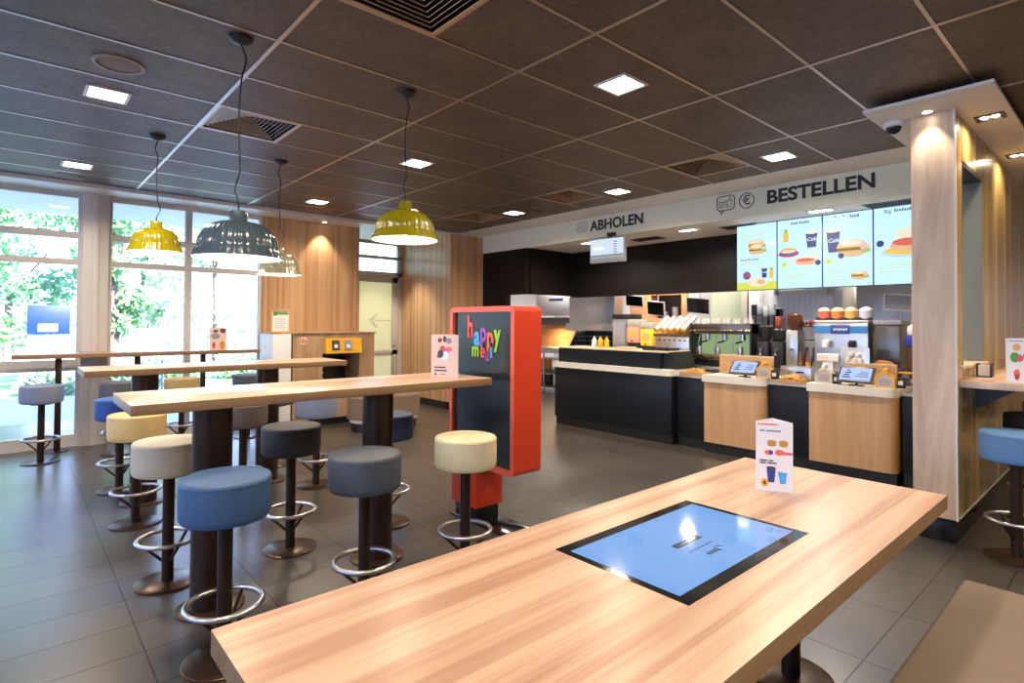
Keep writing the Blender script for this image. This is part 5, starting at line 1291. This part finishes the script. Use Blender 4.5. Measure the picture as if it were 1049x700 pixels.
def tree(x, y, hgt, r, mat, label, n=3200, size=.13, low=1.6):
    T = thing('tree', label, 'tree', (x, y, -.03), 0, 'trees beyond the windows')
    bm = bm_new(); add_tube(bm, [(0, 0, 0), (.03, .02, hgt * .3), (-.04, 0, hgt * .6), (0, .05, hgt * .85)], .11, 12); obj('trunk', bm, 'bark', T)
    for k in range(3):
        a = k * 1.6 + x; bm = bm_new(); add_tube(bm, [(0, 0, hgt * (.32 + .08 * k)), (r * .4 * math.cos(a), r * .4 * math.sin(a), hgt * (.48 + .09 * k)), (r * .55 * math.cos(a), r * .55 * math.sin(a), hgt * (.56 + .09 * k))], .028, 8); obj('branch', bm, 'bark', T)
    bl = []
    for k in range(13):
        a = random.uniform(0, 2 * PI); rr_ = r * random.uniform(.15, .75); z = random.uniform(low, hgt)
        bl.append((rr_ * math.cos(a), rr_ * math.sin(a), z, r * random.uniform(.28, .5)))
    crown(bl, n, size, mat, T)
tree(-1.35, 16.6, 5.4, 2.1, 'leaf_a', 'broad green tree outside, at the far left edge of the left window', 4200, .12, .9)
tree(-.1, 23.6, 7.2, 2.0, 'leaf_c', 'dark green tree standing just behind the blue sign', 3600, .14, 1.8)
tree(1.75, 15.9, 4.6, 1.05, 'leaf_a', 'slender green tree seen between the white post and the mustard lamp', 3000, .10, 1.3)
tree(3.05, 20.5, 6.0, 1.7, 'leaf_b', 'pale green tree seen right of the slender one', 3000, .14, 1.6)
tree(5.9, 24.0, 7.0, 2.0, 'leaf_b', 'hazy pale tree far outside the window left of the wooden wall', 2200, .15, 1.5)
tree(-4.6, 20.5, 7.5, 2.6, 'leaf_c', 'large tree beyond the left picture edge', 3000, .16, 1.5)
tree(8.0, 19.0, 5.5, 1.5, 'leaf_a', 'tree seen through the gap close to the wooden wall', 2600, .13, 1.2)
def bush(x, y, r, label, mat='leaf_b', n=900):
    T = thing('bush', label, 'bush', (x, y, 0), 0, 'low bushes outside')
    bm = bm_new(); add_tube(bm, [(0, 0, -.03), (0, 0, r * .8)], .03, 8); obj('stem', bm, 'bark', T)
    crown([(0, 0, r * .6, r), (r * .7, 0, r * .5, r * .7), (-r * .7, .1, r * .5, r * .7)], n, .07, mat, T, 'foliage')
bush(.65, 14.7, .45, 'low bush below the blue sign, seen under the window ledge'); bush(2.75, 15.3, .55, 'low bush right of the white board outside', 'leaf_a'); bush(4.6, 16.0, .6, 'low bush close to the wooden wall side of the windows', 'leaf_a'); bush(1.75, 14.9, .35, 'small bush left of the white board outside', 'leaf_c')
T = thing('road_sign', 'blue rectangular sign on two white posts outside the left window', 'sign', (.60, 15.6, -.02))
bm = bm_new(); add_box(bm, -.36, .36, -.02, .02, 1.22, 1.84, bevel=.005); sg = obj('sign_panel', bm, 'sign_blue', T)
bm = bm_new(); add_box(bm, -.18, .14, -.024, -.020, 1.28, 1.44); obj('white_field', bm, 'white', sg, smooth=False)
bm = bm_new(); add_box(bm, -.36, .36, -.02, .02, .72, 1.18, bevel=.005); obj('lower_panel', bm, 'white', T)
for s in (-.30, .36):
    bm = bm_new(); add_cyl(bm, s, 0.05, 0, 1.95, .03, n=14); obj('post', bm, 'white', T)
T = thing('white_board', 'blank white board on short legs outside, above the window ledge', 'board', (2.18, 14.0, -.02))
bm = bm_new(); add_box(bm, -.22, .30, -.03, .03, .98, 1.36, bevel=.01); obj('panel_body', bm, 'white', T)
for s in (-.16, .24):
    bm = bm_new(); add_box(bm, s - .02, s + .02, -.02, .02, 0, .98); obj('leg', bm, 'grey_paint', T, smooth=False)
# far hedge closes the view
T = thing('hedge', 'long leafy hedge across the far side of the road', 'hedge', (2, 34, 0))
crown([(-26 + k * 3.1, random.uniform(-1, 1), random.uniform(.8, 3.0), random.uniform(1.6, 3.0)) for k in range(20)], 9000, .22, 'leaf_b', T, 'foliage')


# ------------------------------------------------------------------ world, camera, view
w = bpy.data.worlds.new('World'); scn.world = w; w.use_nodes = True
nt = w.node_tree; bg = nt.nodes['Background']
tc = nt.nodes.new('ShaderNodeTexCoord'); sp = nt.nodes.new('ShaderNodeSeparateXYZ'); nt.links.new(tc.outputs['Generated'], sp.inputs[0])
cr = nt.nodes.new('ShaderNodeValToRGB'); cr.color_ramp.elements[0].position = 0; cr.color_ramp.elements[0].color = (.44, .61, 1.0, 1)
cr.color_ramp.elements[1].position = .7; cr.color_ramp.elements[1].color = (.20, .38, 1.0, 1)
nt.links.new(sp.outputs['Z'], cr.inputs[0]); nt.links.new(cr.outputs[0], bg.inputs['Color'])
bg.inputs['Strength'].default_value = 8.0
sun = bpy.data.lights.new('sun', 'SUN'); sun.energy = 34; sun.angle = .01; sun.color = (1, .97, .92)
so = bpy.data.objects.new('sun', sun); C.objects.link(so); so.rotation_euler = (math.radians(50), 0, math.radians(22))

cam = bpy.data.cameras.new('camera'); co = bpy.data.objects.new('camera', cam); C.objects.link(co); scn.camera = co
yaw, pit, rol = 0.72473498, 0.01852267, 0.00581074
cy_, sy_, cp_, sp_, cr_, sr_ = math.cos(yaw), math.sin(yaw), math.cos(pit), math.sin(pit), math.cos(rol), math.sin(rol)
fw = Vector((sy_ * cp_, cy_ * cp_, sp_)); rt = Vector((cy_, -sy_, 0)); up = rt.cross(fw)
r2 = cr_ * rt + sr_ * up; u2 = -sr_ * rt + cr_ * up
mtx = Matrix((r2, u2, -fw)).transposed().to_4x4(); mtx.translation = Vector((0, 0, 1.5))
co.matrix_world = mtx
cam.sensor_width = 36; cam.lens = 578.596 / 1049 * 36
cam.shift_y = -(350 - 320.278) / 1049
cam.clip_start = .02; cam.clip_end = 300
scn.view_settings.view_transform = 'Standard'; scn.view_settings.look = 'None'; scn.view_settings.gamma = 1
scn.view_settings.use_curve_mapping = False
scn.view_settings.exposure = 0.12
scn.cycles.use_denoising = True
scn.cycles.max_bounces = 8; scn.cycles.transparent_max_bounces = 12
scn.cycles.sample_clamp_indirect = 6
